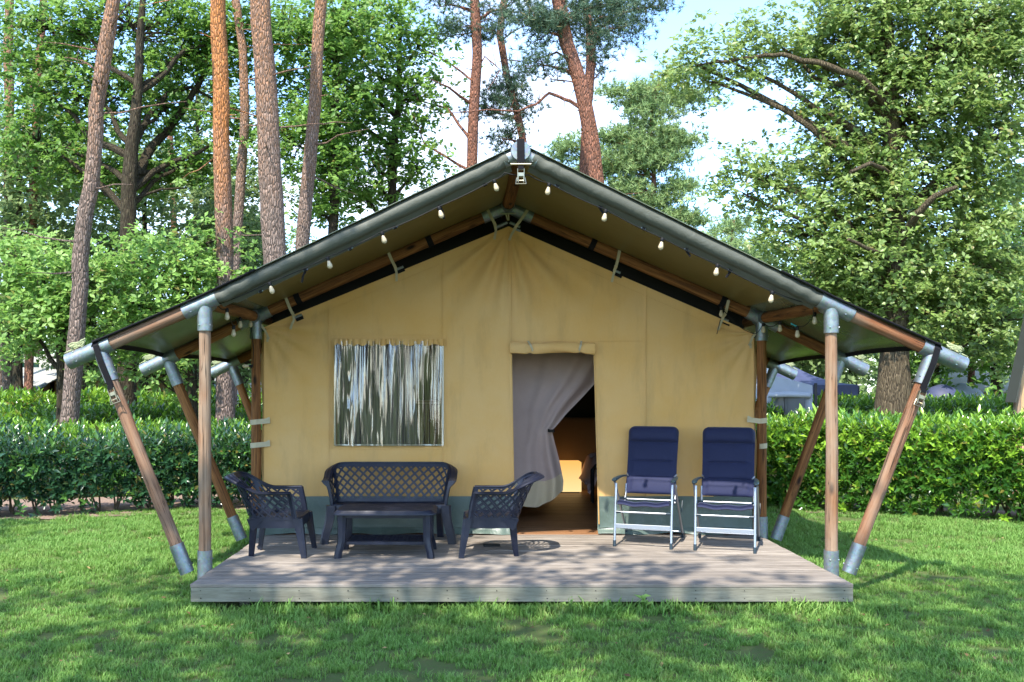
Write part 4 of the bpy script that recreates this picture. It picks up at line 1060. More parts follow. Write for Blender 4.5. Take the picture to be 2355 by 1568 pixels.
def barkmat(name, low, low2, high, high2, z0, z1, scl=(17, 17, 4.2), amt=.6):
    k = N(name); v = k.coord('Object', scl, rnd=True); v1 = k.coord('Object', (3, 3, 1))
    pl = k.vor(v, 1.6, 'DISTANCE_TO_EDGE'); nn = k.noise(v, 2.5, 7, .7, .4)
    cl = k.mix(k.ramp(nn, [(.35, 0), (.65, 1)]), low, low2); chh = k.mix(k.ramp(nn, [(.35, 0), (.65, 1)]), high, high2)
    g = k.n('ShaderNodeNewGeometry'); sp = k.n('ShaderNodeSeparateXYZ'); k.l(g.outputs['Position'], sp.inputs[0])
    zz = k.math('ADD', sp.outputs['Z'], k.math('MULTIPLY', k.noise(v1, 1.5, 5, .7), 5))
    f = k.ramp(k.math('DIVIDE', zz, 20), [((z0+2.5)/20, 0), ((z1+2.5)/20, 1)])
    c = k.mix(f, cl, chh); c = k.mix(k.ramp(pl, [(.0, amt), (.12, 0)]), c, (.03, .02, .015))
    return k.set(c, .95, nrm=k.bump(k.ramp(pl, [(0, 0), (.25, 1)]), .9, .03, k.bump(nn, .6, .02)), spec=.1)
M_['pine_bark'] = barkmat('pine_bark', (.15, .11, .09), (.30, .23, .19), (.44, .20, .08), (.24, .18, .15), 5.0, 9.5)
M_['pine_orange'] = barkmat('pine_bark_orange', (.15, .11, .09), (.28, .21, .18), (.60, .23, .06), (.40, .20, .11), 4.5, 7.5)
M_['pine_red'] = barkmat('pine_bark_red', (.20, .09, .06), (.34, .17, .11), (.36, .15, .085), (.17, .10, .08), 3, 7)
M_['oak_bark'] = barkmat('oak_bark', (.09, .07, .045), (.20, .16, .10), (.10, .08, .05), (.18, .14, .08), 4, 9, (26, 26, 2.2), .8)
M_['dark_bark'] = barkmat('dark_bark', (.035, .03, .022), (.10, .085, .05), (.05, .04, .03), (.11, .09, .055), 4, 9, (26, 26, 2.2), .8)
M_['stem'] = plain('hedge_stem', (.10, .075, .045), .9, bs=.4)

def leaf_arrays(P, D, Nn, Lg, Wd, fold=.18, quad=False):
    """P base, D direction, Nn normal; two triangles per leaf (or four, bent, when quad)"""
    D = D/np.linalg.norm(D, axis=1)[:, None]; S_ = np.cross(Nn, D); S_ /= np.linalg.norm(S_, axis=1)[:, None]+1e-9; U = np.cross(D, S_)
    Lg = Lg[:, None]; Wd = Wd[:, None]; n = len(P)
    if not quad:
        V = np.stack([P, P+D*Lg*.5-S_*Wd*.5+U*Lg*fold*.5, P+D*Lg, P+D*Lg*.5+S_*Wd*.5+U*Lg*fold*.5], 1).reshape(-1, 3)
        b = np.arange(n)[:, None]*4; Fc = np.concatenate([b+np.array([[0, 1, 2]]), b+np.array([[0, 2, 3]])], 0); return V, Fc, 4
    V = np.stack([P, P+D*Lg*.45-S_*Wd*.5+U*Lg*.05, P+D*Lg*.5+U*Lg*-.02, P+D*Lg*.45+S_*Wd*.5+U*Lg*.05, P+D*Lg-U*Lg*.10], 1).reshape(-1, 3)
    b = np.arange(n)[:, None]*5
    Fc = np.concatenate([b+np.array([q]) for q in ((0, 1, 2), (0, 2, 3), (1, 4, 2), (2, 4, 3))], 0); return V, Fc, 5
def unit(n): v = rng.normal(size=(n, 3)); return v/np.linalg.norm(v, axis=1)[:, None]
def clump_leaves(cs, per, sig, L, mat, name, parent, tint=.45, subs=5, up=.55, w=.55):
    cs = np.asarray(cs); m = len(cs); sub = np.repeat(cs, subs, 0)+rng.normal(size=(m*subs, 3))*np.array([sig, sig, sig*.62]); q = max(1, per//subs)
    tsub = np.clip(tint+rng.normal(size=m*subs)*.22, 0, 1)
    P = np.repeat(sub, q, 0)+rng.normal(size=(m*subs*q, 3))*np.array([sig*.38, sig*.38, sig*.22]); n = len(P)
    kk = 5; n0 = n//kk; P = np.repeat(P[::kk][:n0], kk, 0); n = n0*kk; axr = unit(n0)*.55+np.array([0, -.3, .7]); axr /= np.linalg.norm(axr, axis=1)[:, None]; axr = np.repeat(axr, kk, 0)
    D = unit(n); D = D-axr*(D*axr).sum(1)[:, None]*.75; P = P+D*L*.12; tsub = tsub; Nn = axr+unit(n)*.35; 
    Ls = L*rng.uniform(.65, 1.3, n); V, Fc, k = leaf_arrays(P, D, Nn, Ls, Ls*w)
    t = np.repeat(np.clip(np.repeat(np.repeat(tsub, q)[::kk][:n0], kk)+np.repeat(rng.normal(size=n0)*.12, kk), 0, 1), k)
    return link(name, npmesh(name, V, Fc, tint=t), mat, parent, kind='stuff')
def needle_tufts(cs, n_per, sig, L, mat, name, parent, nn=12, tint=.45, wid=.017):
    cs = np.asarray(cs); P = np.repeat(cs, n_per, 0)+rng.normal(size=(len(cs)*n_per, 3))*np.array([sig, sig, sig*.38]); m = len(P)
    ax = unit(m)*.6+np.array([0, 0, .7]); Pb = np.repeat(P, nn, 0); n = len(Pb); D = np.repeat(ax, nn, 0)*.55+unit(n)
    D /= np.linalg.norm(D, axis=1)[:, None]; S_ = np.cross(D, unit(n)); S_ /= np.linalg.norm(S_, axis=1)[:, None]+1e-9
    Ln = L*rng.uniform(.7, 1.2, n)[:, None]
    V = np.stack([Pb-S_*wid/2, Pb+S_*wid/2, Pb+D*Ln], 1).reshape(-1, 3); Fc = np.arange(n*3).reshape(-1, 3)
    t = np.repeat(np.clip(tint+rng.normal(size=m)*.2, 0, 1), nn*3)
    return link(name, npmesh(name, V, Fc, tint=t), mat, parent, kind='stuff')
def curve(p, q, bend=.15, n=7, seed=0, lift=0):
    p, q = Vector(p), Vector(q); L = (q-p).length; o = []
    for i in range(n):
        t = i/(n-1); nz = Vector((mnoise.noise((seed, t*2.3, 1)), mnoise.noise((seed, t*2.3, 7)), mnoise.noise((seed, t*2.3, 13))))
        o.append(p.lerp(q, t)+nz*L*bend*math.sin(math.pi*min(1, t*1.15) if t < .87 else math.pi*.93)+Vector((0, 0, lift*L*math.sin(math.pi*t))))
    return o
def trunk(pts, rs, mat, parent, n=16, wob=.10, name='trunk', flare=0):
    """a trunk whose section is uneven, through the measured points"""
    pts = [Vector(p) for p in pts]; P = []; Rr = []
    for i in range(len(pts)-1):
        L = (pts[i+1]-pts[i]).length; m = max(2, int(L/.35))
        for j in range(m):
            t = j/m; P.append(pts[i].lerp(pts[i+1], t)+Vector((mnoise.noise((P and len(P)*.11 or 0, i, pts[0].x)), 0, 0))*.05); Rr.append(rs[i]+(rs[i+1]-rs[i])*t)
    P.append(pts[-1]); Rr.append(rs[-1]); b = B(); rings = []; a0 = Vector((1, 0, 0))
    for i, (p, r) in enumerate(zip(P, Rr)):
        z = p.z; rr = r*(1+flare*math.exp(-max(0, z)/.35)); ring = []
        for k_ in range(n):
            a = 2*math.pi*k_/n; q = rr*(1+wob*mnoise.noise((math.cos(a)*1.3+pts[0].x, math.sin(a)*1.3, z*1.1))+wob*.5*mnoise.noise((math.cos(a)*4+pts[0].x, math.sin(a)*4, z*5)))
            ring.append(p+Vector((math.cos(a)*q, math.sin(a)*q, 0)))
        rings.append(ring)
    b.loft(rings); return b.build(name, mat, parent)
def blob_pts(blobs, d, n, depth=.8):
    """clump centres spread through lens-shaped volumes, denser near their skin"""
    area = np.array([b[2]*b[3] for b in blobs], float); area /= area.sum(); out_ = []; own = []
    for bi, bl_ in enumerate(blobs):
        x, y, rx, ry = bl_[:4]; dd = d+(bl_[4] if len(bl_) > 4 else 0); m = max(2, int(round(n*area[bi]))); c = at(x, y, dd); s = dd/F
        v = unit(m)*(rng.uniform(.25, 1, m)**.45)[:, None]
        for q in v: out_.append((c.x+q[0]*rx*s, c.y+q[1]*(rx+ry)*.5*s*depth, c.z+q[2]*ry*s)); own.append(bi)
    return np.array(out_), own
def broadleaf(name, label, base, tp, tr, blobs, d, clumps, per, L, leaf='oak_leaf', bark='oak_bark', sig=.34, tint=.45, group=None, limbs=None, depth=.8, twigs=True, flare=.25, cat='tree', start=.35, big=()):
    root = empty(name, base, label, cat, group); trunk(tp, tr, M_[bark], root, flare=flare)
    for pp_, r0_, r1_ in big:
        bp = [at(x, y, d-dz) for x, y, dz in pp_]; fine = []
        for p, q in zip(bp, bp[1:]): fine += curve(p, q, .07, 6, p.x+q.z)[:-1]
        fine.append(bp[-1]); B().tube(fine, list(np.linspace(r0_, r1_, len(fine))), n=10).build('limb', M_[bark], root)
    cs, own = blob_pts(blobs, d, clumps, depth); b = B(); tpv = [Vector(p) for p in tp]
    def on_trunk(z):
        for p, q, r0, r1 in zip(tpv, tpv[1:], tr, tr[1:]):
            if z <= q.z: t = max(0, (z-p.z)/max(1e-6, q.z-p.z)); return p.lerp(q, t), r0+(r1-r0)*t
        return tpv[-1], tr[-1]
    ends = []
    for i, bl_ in enumerate(blobs):
        dd = d+(bl_[4] if len(bl_) > 4 else 0); c = at(bl_[0], bl_[1], dd); hz = math.hypot(c.x-tpv[0].x, c.y-tpv[0].y)
        z0_ = max(base[2]+1.6, c.z-.55*hz-.4); p, r = on_trunk(z0_); pts = curve(p, c, .10, 9, i*3.3+base[0], .05)
        rr = [max(.022, min(r*.62, .035+.012*hz+.02)*(1-.75*t)) for t in np.linspace(0, 1, 9)]; b.tube(pts, rr, n=8); ends.append(pts)
    if twigs:
        for i, (c, o) in enumerate(zip(cs, own)):
            c = Vector(c); pts = ends[o]; q = min(pts[4:], key=lambda p_: (p_-c).length); b.tube(curve(q, c, .16, 5, i*1.7, .04), [.022, .018, .013, .009, .005], n=4, caps=False)
    b.build('branches', M_[bark], root, kind='stuff'); clump_leaves(cs, per, sig, L, M_[leaf], 'crown', root, tint)
    return root
def px_trunk(pp, d, extra=2.5):
    """trunk points from measured picture points, run down to the ground"""
    pts = [at(x, y, d) for x, y in pp]; pts.sort(key=lambda p: p.z)
    if pts[0].z > .05: pts.insert(0, Vector((pts[0].x-(pts[1].x-pts[0].x)*pts[0].z/max(.1, pts[1].z-pts[0].z)*.6, d, -.05)))
    u = (pts[-1]-pts[-2]).normalized(); pts.append(pts[-1]+u*extra); return pts
def pine(label, pp, d, r0, r1, bark='pine_bark', clumps=(), stubs=8, leaf='needle', branches=(), top=5, group='pine trunks around the tent', nper=22, tuftL=.15, sig=.24, nneed=14, wid=.017):
    pts = px_trunk(pp, d, 2.5 if pp[-1][1] < 60 else .1); L = pts[-1].z; root = empty('pine_tree', (pts[0].x, d, 0), label, 'pine tree', group)
    rs = [r0+(r1-r0)*max(0, min(1, p.z/max(1, pts[-2].z))) for p in pts]; trunk(pts, rs, M_[bark], root, flare=.18, wob=.12)
    b = B(); cs = []
    def tr_at(z):
        for p, q in zip(pts, pts[1:]):
            if z <= q.z: return p.lerp(q, max(0, (z-p.z)/(q.z-p.z)))
        return pts[-1]
    for i in range(stubs):                                   # dead stubs and thin bare branches
        z = random.uniform(3.5, L-2); p = tr_at(z); a = random.uniform(0, 6.28); l_ = random.choice((.12, .2, .35, .9, 1.5)); e = p+Vector((math.cos(a)*(l_+r1), math.sin(a)*(l_+r1), random.uniform(-.2, .3)*l_))
        b.tube(curve(p, e, .12, 5, i+pts[0].x), [.022, .018, .014, .010, .004], n=5)
    for br_ in branches:                                     # measured branches, (pixel points, thickness)
        bp = [at(x, y, d+(dz if dz else 0)) for x, y, dz in br_[0]]; fine = []
        for p, q in zip(bp, bp[1:]): fine += curve(p, q, .06, 5, p.x+q.z)[:-1]
        fine.append(bp[-1]); b.tube(fine, list(np.linspace(br_[1], .007, len(fine))), n=6)
        for i in range(3, len(fine)-1, 2):
            e = fine[i]+Vector((random.uniform(-.4, .4), random.uniform(-.3, .3), random.uniform(-.35, .4))); b.tube(curve(fine[i], e, .2, 4, i*2.1), [.010, .008, .005, .003], n=4, caps=False)
    if clumps:
        cc, own = blob_pts(clumps, d, int(sum(c[2]*c[3] for c in clumps)/250)+6, .7)
        for i, (c, o) in enumerate(zip(cc, own)):
            x, y, rx, ry = clumps[o][:4]; ctr = at(x, y, d); 
            if i == 0 or own[i-1] != o:
                p = tr_at(ctr.z-.35*abs(ctr.x-tr_at(ctr.z).x)); main = curve(p, ctr, .12, 8, i, .05); b.tube(main, list(np.linspace(.055, .018, 8)), n=6)
            c = Vector(c); q = min(main[3:], key=lambda p_: (p_-c).length); b.tube(curve(q, c, .18, 4, i*1.3), [.018, .013, .009, .005], n=4, caps=False); cs.append(c)
    b.build('branches', M_[bark], root, kind='stuff')
    if cs: needle_tufts([tuple(c) for c in cs], nper, sig, tuftL, M_[leaf], 'needles', root, nneed, wid=wid)
    return root

G1 = 'tall pines standing behind the tent'
pine('slim pine leaning right at the far left, in front of the oak', [(155, 985), (172, 800), (188, 600), (206, 430), (222, 250), (240, 130), (262, 10)], 17, .165, .125, group=G1, stubs=16, branches=(([(228, 165, 0), (190, 140, 0), (148, 132, .3)], .02),))
pine('pine with bright orange upper bark left of the thickest trunk', [(519, 960), (517, 700), (514, 500), (508, 250), (504, 90), (500, 5)], 19, .205, .155, 'pine_orange', group=G1, stubs=14)
pine('thin grey pine close behind the orange barked one', [(532, 940), (540, 640), (552, 440), (563, 250), (558, 110), (545, 20)], 22.5, .15, .10, group=G1, stubs=10)
pine('thickest pine, pale scaly trunk rising behind the left roof slope', [(645, 900), (632, 600), (622, 400), (611, 200), (598, 10)], 18, .245, .20, group=G1, stubs=12)
pine('pine leaning right just right of the thickest trunk', [(672, 850), (697, 560), (712, 380), (726, 200), (737, 10)], 20, .17, .13, group=G1, stubs=12)
pine('straight red brown pine left of the tent ridge', [(1085, 700), (1086, 390), (1090, 250), (1097, 120), (1092, 10)], 24, .165, .13, 'pine_red', group=G1, stubs=10,
     clumps=((1095, 60, 75, 38), (1160, 20, 70, 30), (1030, 10, 60, 25)),
     branches=(([(1086, 185, 0), (1040, 150, .5), (990, 120, .8), (930, 100, 1)], .035), ([(1084, 240, 0), (1030, 200, -.5), (985, 180, -1)], .045), ([(1084, 325, 0), (1030, 250, .6), (960, 230, 1), (925, 150, 1)], .045), ([(1084, 395, 0), (1040, 370, 0), (975, 330, .6), (940, 240, .6)], .05),
               ([(1090, 170, 0), (1115, 130, 0), (1150, 160, 0), (1120, 210, 0)], .025)))
pine('thin crooked pine rising right behind the tent ridge', [(1212, 600), (1203, 330), (1188, 250), (1165, 170), (1150, 80), (1158, 5)], 25, .125, .095, 'pine_red', group=G1, stubs=10,
     clumps=((1140, 260, 60, 60), (1190, 230, 60, 42), (1165, 320, 42, 36), (1185, 180, 50, 25)),
     branches=(([(1195, 290, 0), (1165, 315, 0), (1140, 345, 0), (1125, 380, 0)], .02),))
pine('big red pine leaning left over the right roof slope', [(1395, 600), (1372, 420), (1357, 300), (1333, 190), (1305, 100), (1285, 10)], 21, .20, .165, 'pine_red', group=G1, stubs=9,
     clumps=((1310, 40, 95, 42), (1260, 75, 65, 34), (1370, 15, 60, 32), (1250, 150, 50, 30), (1215, 40, 45, 40)),
     branches=(([(1352, 262, 0), (1310, 232, 0), (1262, 214, 0), (1232, 240, 0), (1190, 256, 0), (1120, 252, 0), (1010, 262, 0)], .05), ([(1322, 150, 0), (1280, 120, .5), (1240, 135, 1), (1210, 170, 1)], .035), ([(1330, 190, 0), (1290, 185, 0), (1260, 182, 0)], .02)))
pine('orange barked pine behind the big leaning one', [(1335, 600), (1342, 380), (1349, 250), (1358, 150), (1356, 60), (1340, 5)], 24, .155, .12, 'pine_red', group=G1, stubs=8,
     clumps=((1400, 70, 62, 55), (1445, 25, 65, 30), (1500, 15, 50, 20), (1370, 130, 35, 42), (1440, 60, 30, 26)),
     branches=(([(1352, 200, 0), (1375, 170, 0), (1390, 155, 0)], .02), ([(1350, 240, 0), (1320, 260, 0)], .02)))
pine('bushy pale green pine standing far behind the right roof slope', [(1505, 700), (1500, 480), (1503, 390), (1495, 300), (1505, 220)], 33, .18, .06, 'pine_red', group='distant pines', stubs=3, leaf='needle_pale', nper=62, tuftL=.21, sig=.32, nneed=11, wid=.032,
     clumps=((1455, 215, 60, 28), (1530, 215, 75, 26), (1480, 260, 75, 26), (1420, 330, 75, 30), (1500, 320, 90, 34), (1580, 325, 52, 17), (1530, 375, 70, 28), (1430, 390, 70, 40), (1490, 440, 85, 36), (1560, 445, 42, 36), (1590, 490, 28, 28), (1520, 500, 60, 30), (1540, 165, 30, 18), (1330, 345, 45, 24), (1350, 400, 40, 24)))
pine('small distant pine crown between the first two big trunks and the roof', [(585, 860), (582, 600), (580, 510)], 40, .16, .06, group='distant pines', stubs=2, leaf='needle_pale', nper=34, tuftL=.26, sig=.42, nneed=10, wid=.035, clumps=((580, 520, 38, 24), (590, 570, 42, 28), (570, 620, 40, 26), (600, 650, 50, 30)))
pine('low distant pine showing over the right roof slope beside the oak', [(1680, 860), (1680, 600), (1685, 510)], 42, .2, .08, group='distant pines', stubs=2, leaf='needle_pale', nper=34, tuftL=.26, sig=.42, nneed=10, wid=.035, clumps=((1655, 530, 40, 24), (1700, 520, 42, 22), (1680, 570, 60, 30), (1720, 600, 60, 34)))
for i, (pp, d, r, lb) in enumerate((([(18, 700), (22, 300), (18, 100), (22, 5)], 27, .16, 'dark forked pine at the left edge of the photo'),
                                  ([(66, 940), (72, 600), (80, 330), (92, 120), (98, 40)], 26, .13, 'slender orange pine between the left edge and the leaning pine'),
                                  ([(5, 800), (30, 560), (52, 330), (72, 200)], 29, .10, 'thin leaning trunk crossing behind the far left pines'),
                                  ([(400, 900), (404, 640), (396, 430), (392, 300)], 33, .13, 'reddish pine trunk far behind the left oak'),
                                  ([(410, 900), (408, 660), (404, 520)], 37, .10, 'thin reddish trunk close beside another behind the left oak'),
                                  ([(133, 900), (137, 700), (140, 520)], 36, .10, 'thin brown trunk low behind the leaning left pine'),
                                  ([(1697, 860), (1700, 700), (1702, 600)], 30, .10, 'thin trunk in the wood between tent and right oak'),
                                  ([(2230, 900), (2236, 760), (2240, 600)], 31, .12, 'thin dark trunk in the wood right of the oak'),
                                  ([(1885, 880), (1888, 780), (1886, 650)], 33, .13, 'trunk in the wood above the navy gazebo'))):
    pine(lb, pp, d, r, r*.8, 'pine_bark' if i % 2 == 0 else 'pine_red', group='background trunks in the wood', stubs=5)

# the two oaks
broadleaf('oak_tree', 'large light green oak filling the right side behind the hedge', (8.69, 19, 0), [at(2052, 1096, 19), at(2055, 930, 19), at(2060, 780, 19), at(2060, 640, 19), at(2058, 500, 19), at(2050, 330, 19), at(2040, 120, 19), at(2030, -60, 19)], [.40, .36, .26, .22, .2, .17, .13, .08],
          ((2150, 110, 200, 120), (2290, 40, 90, 80), (2020, 0, 190, 60), (1970, 90, 115, 80), (2080, 270, 180, 105), (2270, 330, 120, 150), (1950, 410, 105, 80), (1900, 280, 75, 70), (1885, 150, 60, 55), (2090, 470, 200, 110), (1860, 540, 110, 75), (2000, 620, 190, 95), (2240, 590, 150, 110), (1850, 660, 130, 70), (2120, 720, 170, 70), (2290, 740, 110, 80),
           (1590, 150, 55, 40), (1680, 145, 75, 42), (1780, 105, 70, 40), (1640, 190, 40, 34), (1700, 395, 42, 38), (1760, 415, 60, 50), (1715, 455, 36, 30), (2320, 150, 90, 130)),
          19.25, 760, 150, .12, 'oak_pale', 'oak_bark', sig=.40, tint=.5, depth=.85,
          big=(([(2065, 560, .6), (2110, 490, 1.4), (2150, 450, 1.7), (2200, 430, 1.8)], .09, .04), ([(2050, 400, .6), (2000, 375, 1.4), (1955, 395, 1.8)], .055, .03), ([(2035, 240, .6), (1980, 180, 1.0), (1900, 150, 1.0), (1800, 125, .8), (1700, 135, .6), (1600, 150, .4)], .09, .02), ([(2060, 600, .6), (1990, 570, 1.4), (1950, 550, 1.6)], .05, .03)))
broadleaf('oak_tree', 'dark trunked oak with spreading limbs behind the leaning left pine', (-8.4, 22, 0), [at(290, 1066, 22), at(291, 900, 22), at(295, 700, 22), at(297, 520, 22), at(300, 400, 22), at(310, 280, 22), at(322, 120, 22), at(330, -40, 22)], [.32, .22, .2, .19, .17, .13, .10, .06],
          ((300, 60, 220, 90), (120, 60, 130, 80), (440, 120, 120, 100), (180, 220, 150, 80), (380, 250, 110, 80), (90, 330, 130, 70), (330, 400, 90, 60), (450, 370, 80, 55), (200, 400, 110, 60), (60, 190, 80, 70), (540, 90, 90, 90), (545, 300, 60, 60)),
          23.5, 330, 110, .14, 'oak_leaf', 'dark_bark', sig=.42, tint=.45, depth=.8,
          big=(([(300, 430, 1.4), (345, 345, .3), (385, 300, 0), (430, 240, 0), (470, 170, 0), (490, 140, -.3)], .13, .05), ([(302, 400, 1.4), (350, 395, .6), (420, 385, .2), (495, 368, 0)], .075, .03), ([(290, 415, 1.4), (250, 385, .8), (205, 365, .6), (130, 330, .4)], .08, .03),
               ([(305, 350, 1.4), (340, 270, .8), (385, 215, .4), (440, 200, 0), (500, 235, 0)], .09, .03), ([(310, 455, 1.4), (370, 435, 1), (430, 432, .8)], .04, .02)))
broadleaf('broadleaf_tree', 'bushy bright green tree low behind the left hedges', (-8.4, 18.5, 0), [Vector((-8.4, 18.5, -.05)), at(140, 800, 18.5), at(150, 640, 18.5)], [.12, .09, .05],
          ((60, 620, 90, 60), (180, 650, 110, 55), (100, 710, 120, 60), (40, 750, 80, 45), (200, 745, 80, 45)), 18.5, 85, 120, .125, 'bright_leaf', 'dark_bark', sig=.42, tint=.55)
broadleaf('broadleaf_tree', 'bright green tree hanging low between the left pines', (-5.9, 19, 0), [Vector((-5.9, 19, -.05)), at(440, 800, 19), at(430, 640, 19)], [.12, .09, .05],
          ((330, 600, 90, 50), (430, 640, 90, 60), (330, 700, 100, 55), (440, 740, 90, 55), (360, 790, 100, 45), (470, 560, 60, 50), (290, 845, 50, 24), (385, 860, 60, 26)), 19, 95, 120, .125, 'bright_leaf', 'dark_bark', sig=.42, tint=.5)
broadleaf('broadleaf_tree', 'green tree with twin dark stems between the pines and the ridge', (-2.3, 25, 0), [at(895, 1046, 25), at(893, 800, 25), at(904, 500, 25), at(903, 400, 25), at(915, 250, 25), at(920, 50, 25)], [.2, .16, .13, .12, .09, .05],
          ((850, 60, 120, 80), (960, 110, 70, 60), (820, 200, 110, 80), (930, 230, 90, 60), (800, 330, 90, 70), (900, 340, 90, 50), (960, 390, 60, 35), (790, 430, 80, 50), (870, 430, 80, 35), (700, 60, 70, 60), (660, 180, 40, 90)), 25, 230, 95, .155, 'oak_leaf', 'dark_bark', sig=.45, tint=.62)
broadleaf('broadleaf_tree', 'darker leafy tree behind the two right hand trunks of the left pine group', (-3.9, 23, 0), [at(745, 1060, 23), at(760, 700, 23), at(770, 400, 23), at(775, 150, 23)], [.16, .14, .11, .06],
          ((770, 120, 70, 70), (760, 250, 60, 80), (680, 330, 50, 90), (760, 400, 55, 70), (735, 480, 40, 50), (800, 40, 60, 50), (660, 60, 60, 60)), 23, 140, 95, .14, 'oak_leaf', 'dark_bark', sig=.40, tint=.55)
# farther trees that close the view
far = [(40, 480, 26, 'left edge'), (200, 520, 28, 'second from the left edge'), (330, 540, 30, 'behind the dark oak'), (480, 560, 29, 'behind the orange pine'), (560, 700, 27, 'left of the tent roof'), (90, 300, 33, 'high behind the far left pines'), (450, 280, 34, 'high behind the dark oak limbs')]
for x, y, d, wtxt in far:
    bl_ = [(x+rng.uniform(-60, 60), y+dy, rng.uniform(70, 110), rng.uniform(45, 70)) for dy in (-150, -80, 0, 90, 180, 260) if y+dy < 850]
    broadleaf('broadleaf_tree', 'pale background tree in the wood, '+wtxt, (at(x, 900, d).x, d, 0), [Vector((at(x, 900, d).x, d, -.05)), at(x, 700, d), at(x+5, y-150, d)], [.16, .12, .05], bl_, d, 75, 100, .2, 'far_leaf', 'dark_bark', sig=.6, tint=.45, group='background trees of the wood', twigs=False)
far = [(1740, 700, 30, 'just right of the roof'), (1850, 760, 32, 'above the navy gazebo'), (1960, 790, 30, 'left of the big oak trunk'), (2150, 800, 31, 'right of the big oak trunk'), (2290, 760, 29, 'above the far right tents'), (2200, 640, 34, 'high behind the big oak'), (2350, 560, 33, 'behind the right edge of the oak')]
for x, y, d, wtxt in far:
    bl_ = [(x+rng.uniform(-50, 50), y+dy, rng.uniform(65, 100), rng.uniform(40, 60)) for dy in (-110, -40, 30, 90) if y+dy < 860]
    broadleaf('broadleaf_tree', 'green background tree in the wood, '+wtxt, (at(x, 900, d).x, d, 0), [Vector((at(x, 900, d).x, d, -.05)), at(x, 760, d), at(x+5, y-80, d)], [.16, .12, .05], bl_, d, 60, 100, .19, 'far_leaf' if x < 2000 else 'oak_leaf', 'dark_bark', sig=.55, tint=.45, group='background trees of the wood', twigs=False)
# the wood beyond, one mass of foliage low down between the trunks
cs = []
for i in range(1100):
    x = rng.uniform(-60, 60); y = rng.uniform(46, 60); cs.append((x, y, rng.uniform(.3, 8+4.5*math.sin(x*.33)+2*math.sin(x*1.1))))
wd = clump_leaves([c for c in cs if not 2 < c[0] < 14 or c[2] < 6.5]+[(rng.uniform(-55, 60), rng.uniform(44, 50), rng.uniform(.2, 4.2)) for _ in range(500)], 90, .95, .34, M_['far_leaf'], 'woodland', None, .35)
wd['label'] = 'distant woodland undergrowth'

# trees behind the camera whose shade dapples lawn and deck
SH = 'shade trees in front of the tent'
for i, (x, y, h) in enumerate(((-3.1, .3, 9.5), (2.2, -1.0, 10.2), (-8.2, -.6, 9.5), (6.6, -3.2, 10.0), (-10.5, 5.0, 8.6))):
    root = empty('oak_tree', (x, y, 0), ('tall shade oak standing behind the viewer, %s' % ('left of the view', 'straight behind', 'far to the left', 'to the right', 'far to the right')[i]), 'tree', SH)
    trunk([(x, y, -.05), (x+.1, y, h*.5), (x, y, h)], [.28, .2, .08], M_['oak_bark'], root)
    cs = []
    b = B()
    for j in range(92 if i < 2 else 66):
        v = unit(1)[0]*rng.uniform(.35, 1)**.5; c = Vector((x+v[0]*3.1, y+v[1]*3.1, h+v[2]*1.7)); cs.append(tuple(c)); b.tube(curve((x, y, max(3, c.z-1.5)), c, .12, 5, j), [.05, .04, .03, .02, .01], n=4, caps=False)
    b.build('branches', M_['oak_bark'], root, kind='stuff'); clump_leaves(cs, 80, .36, .15, M_['oak_leaf'], 'crown', root)

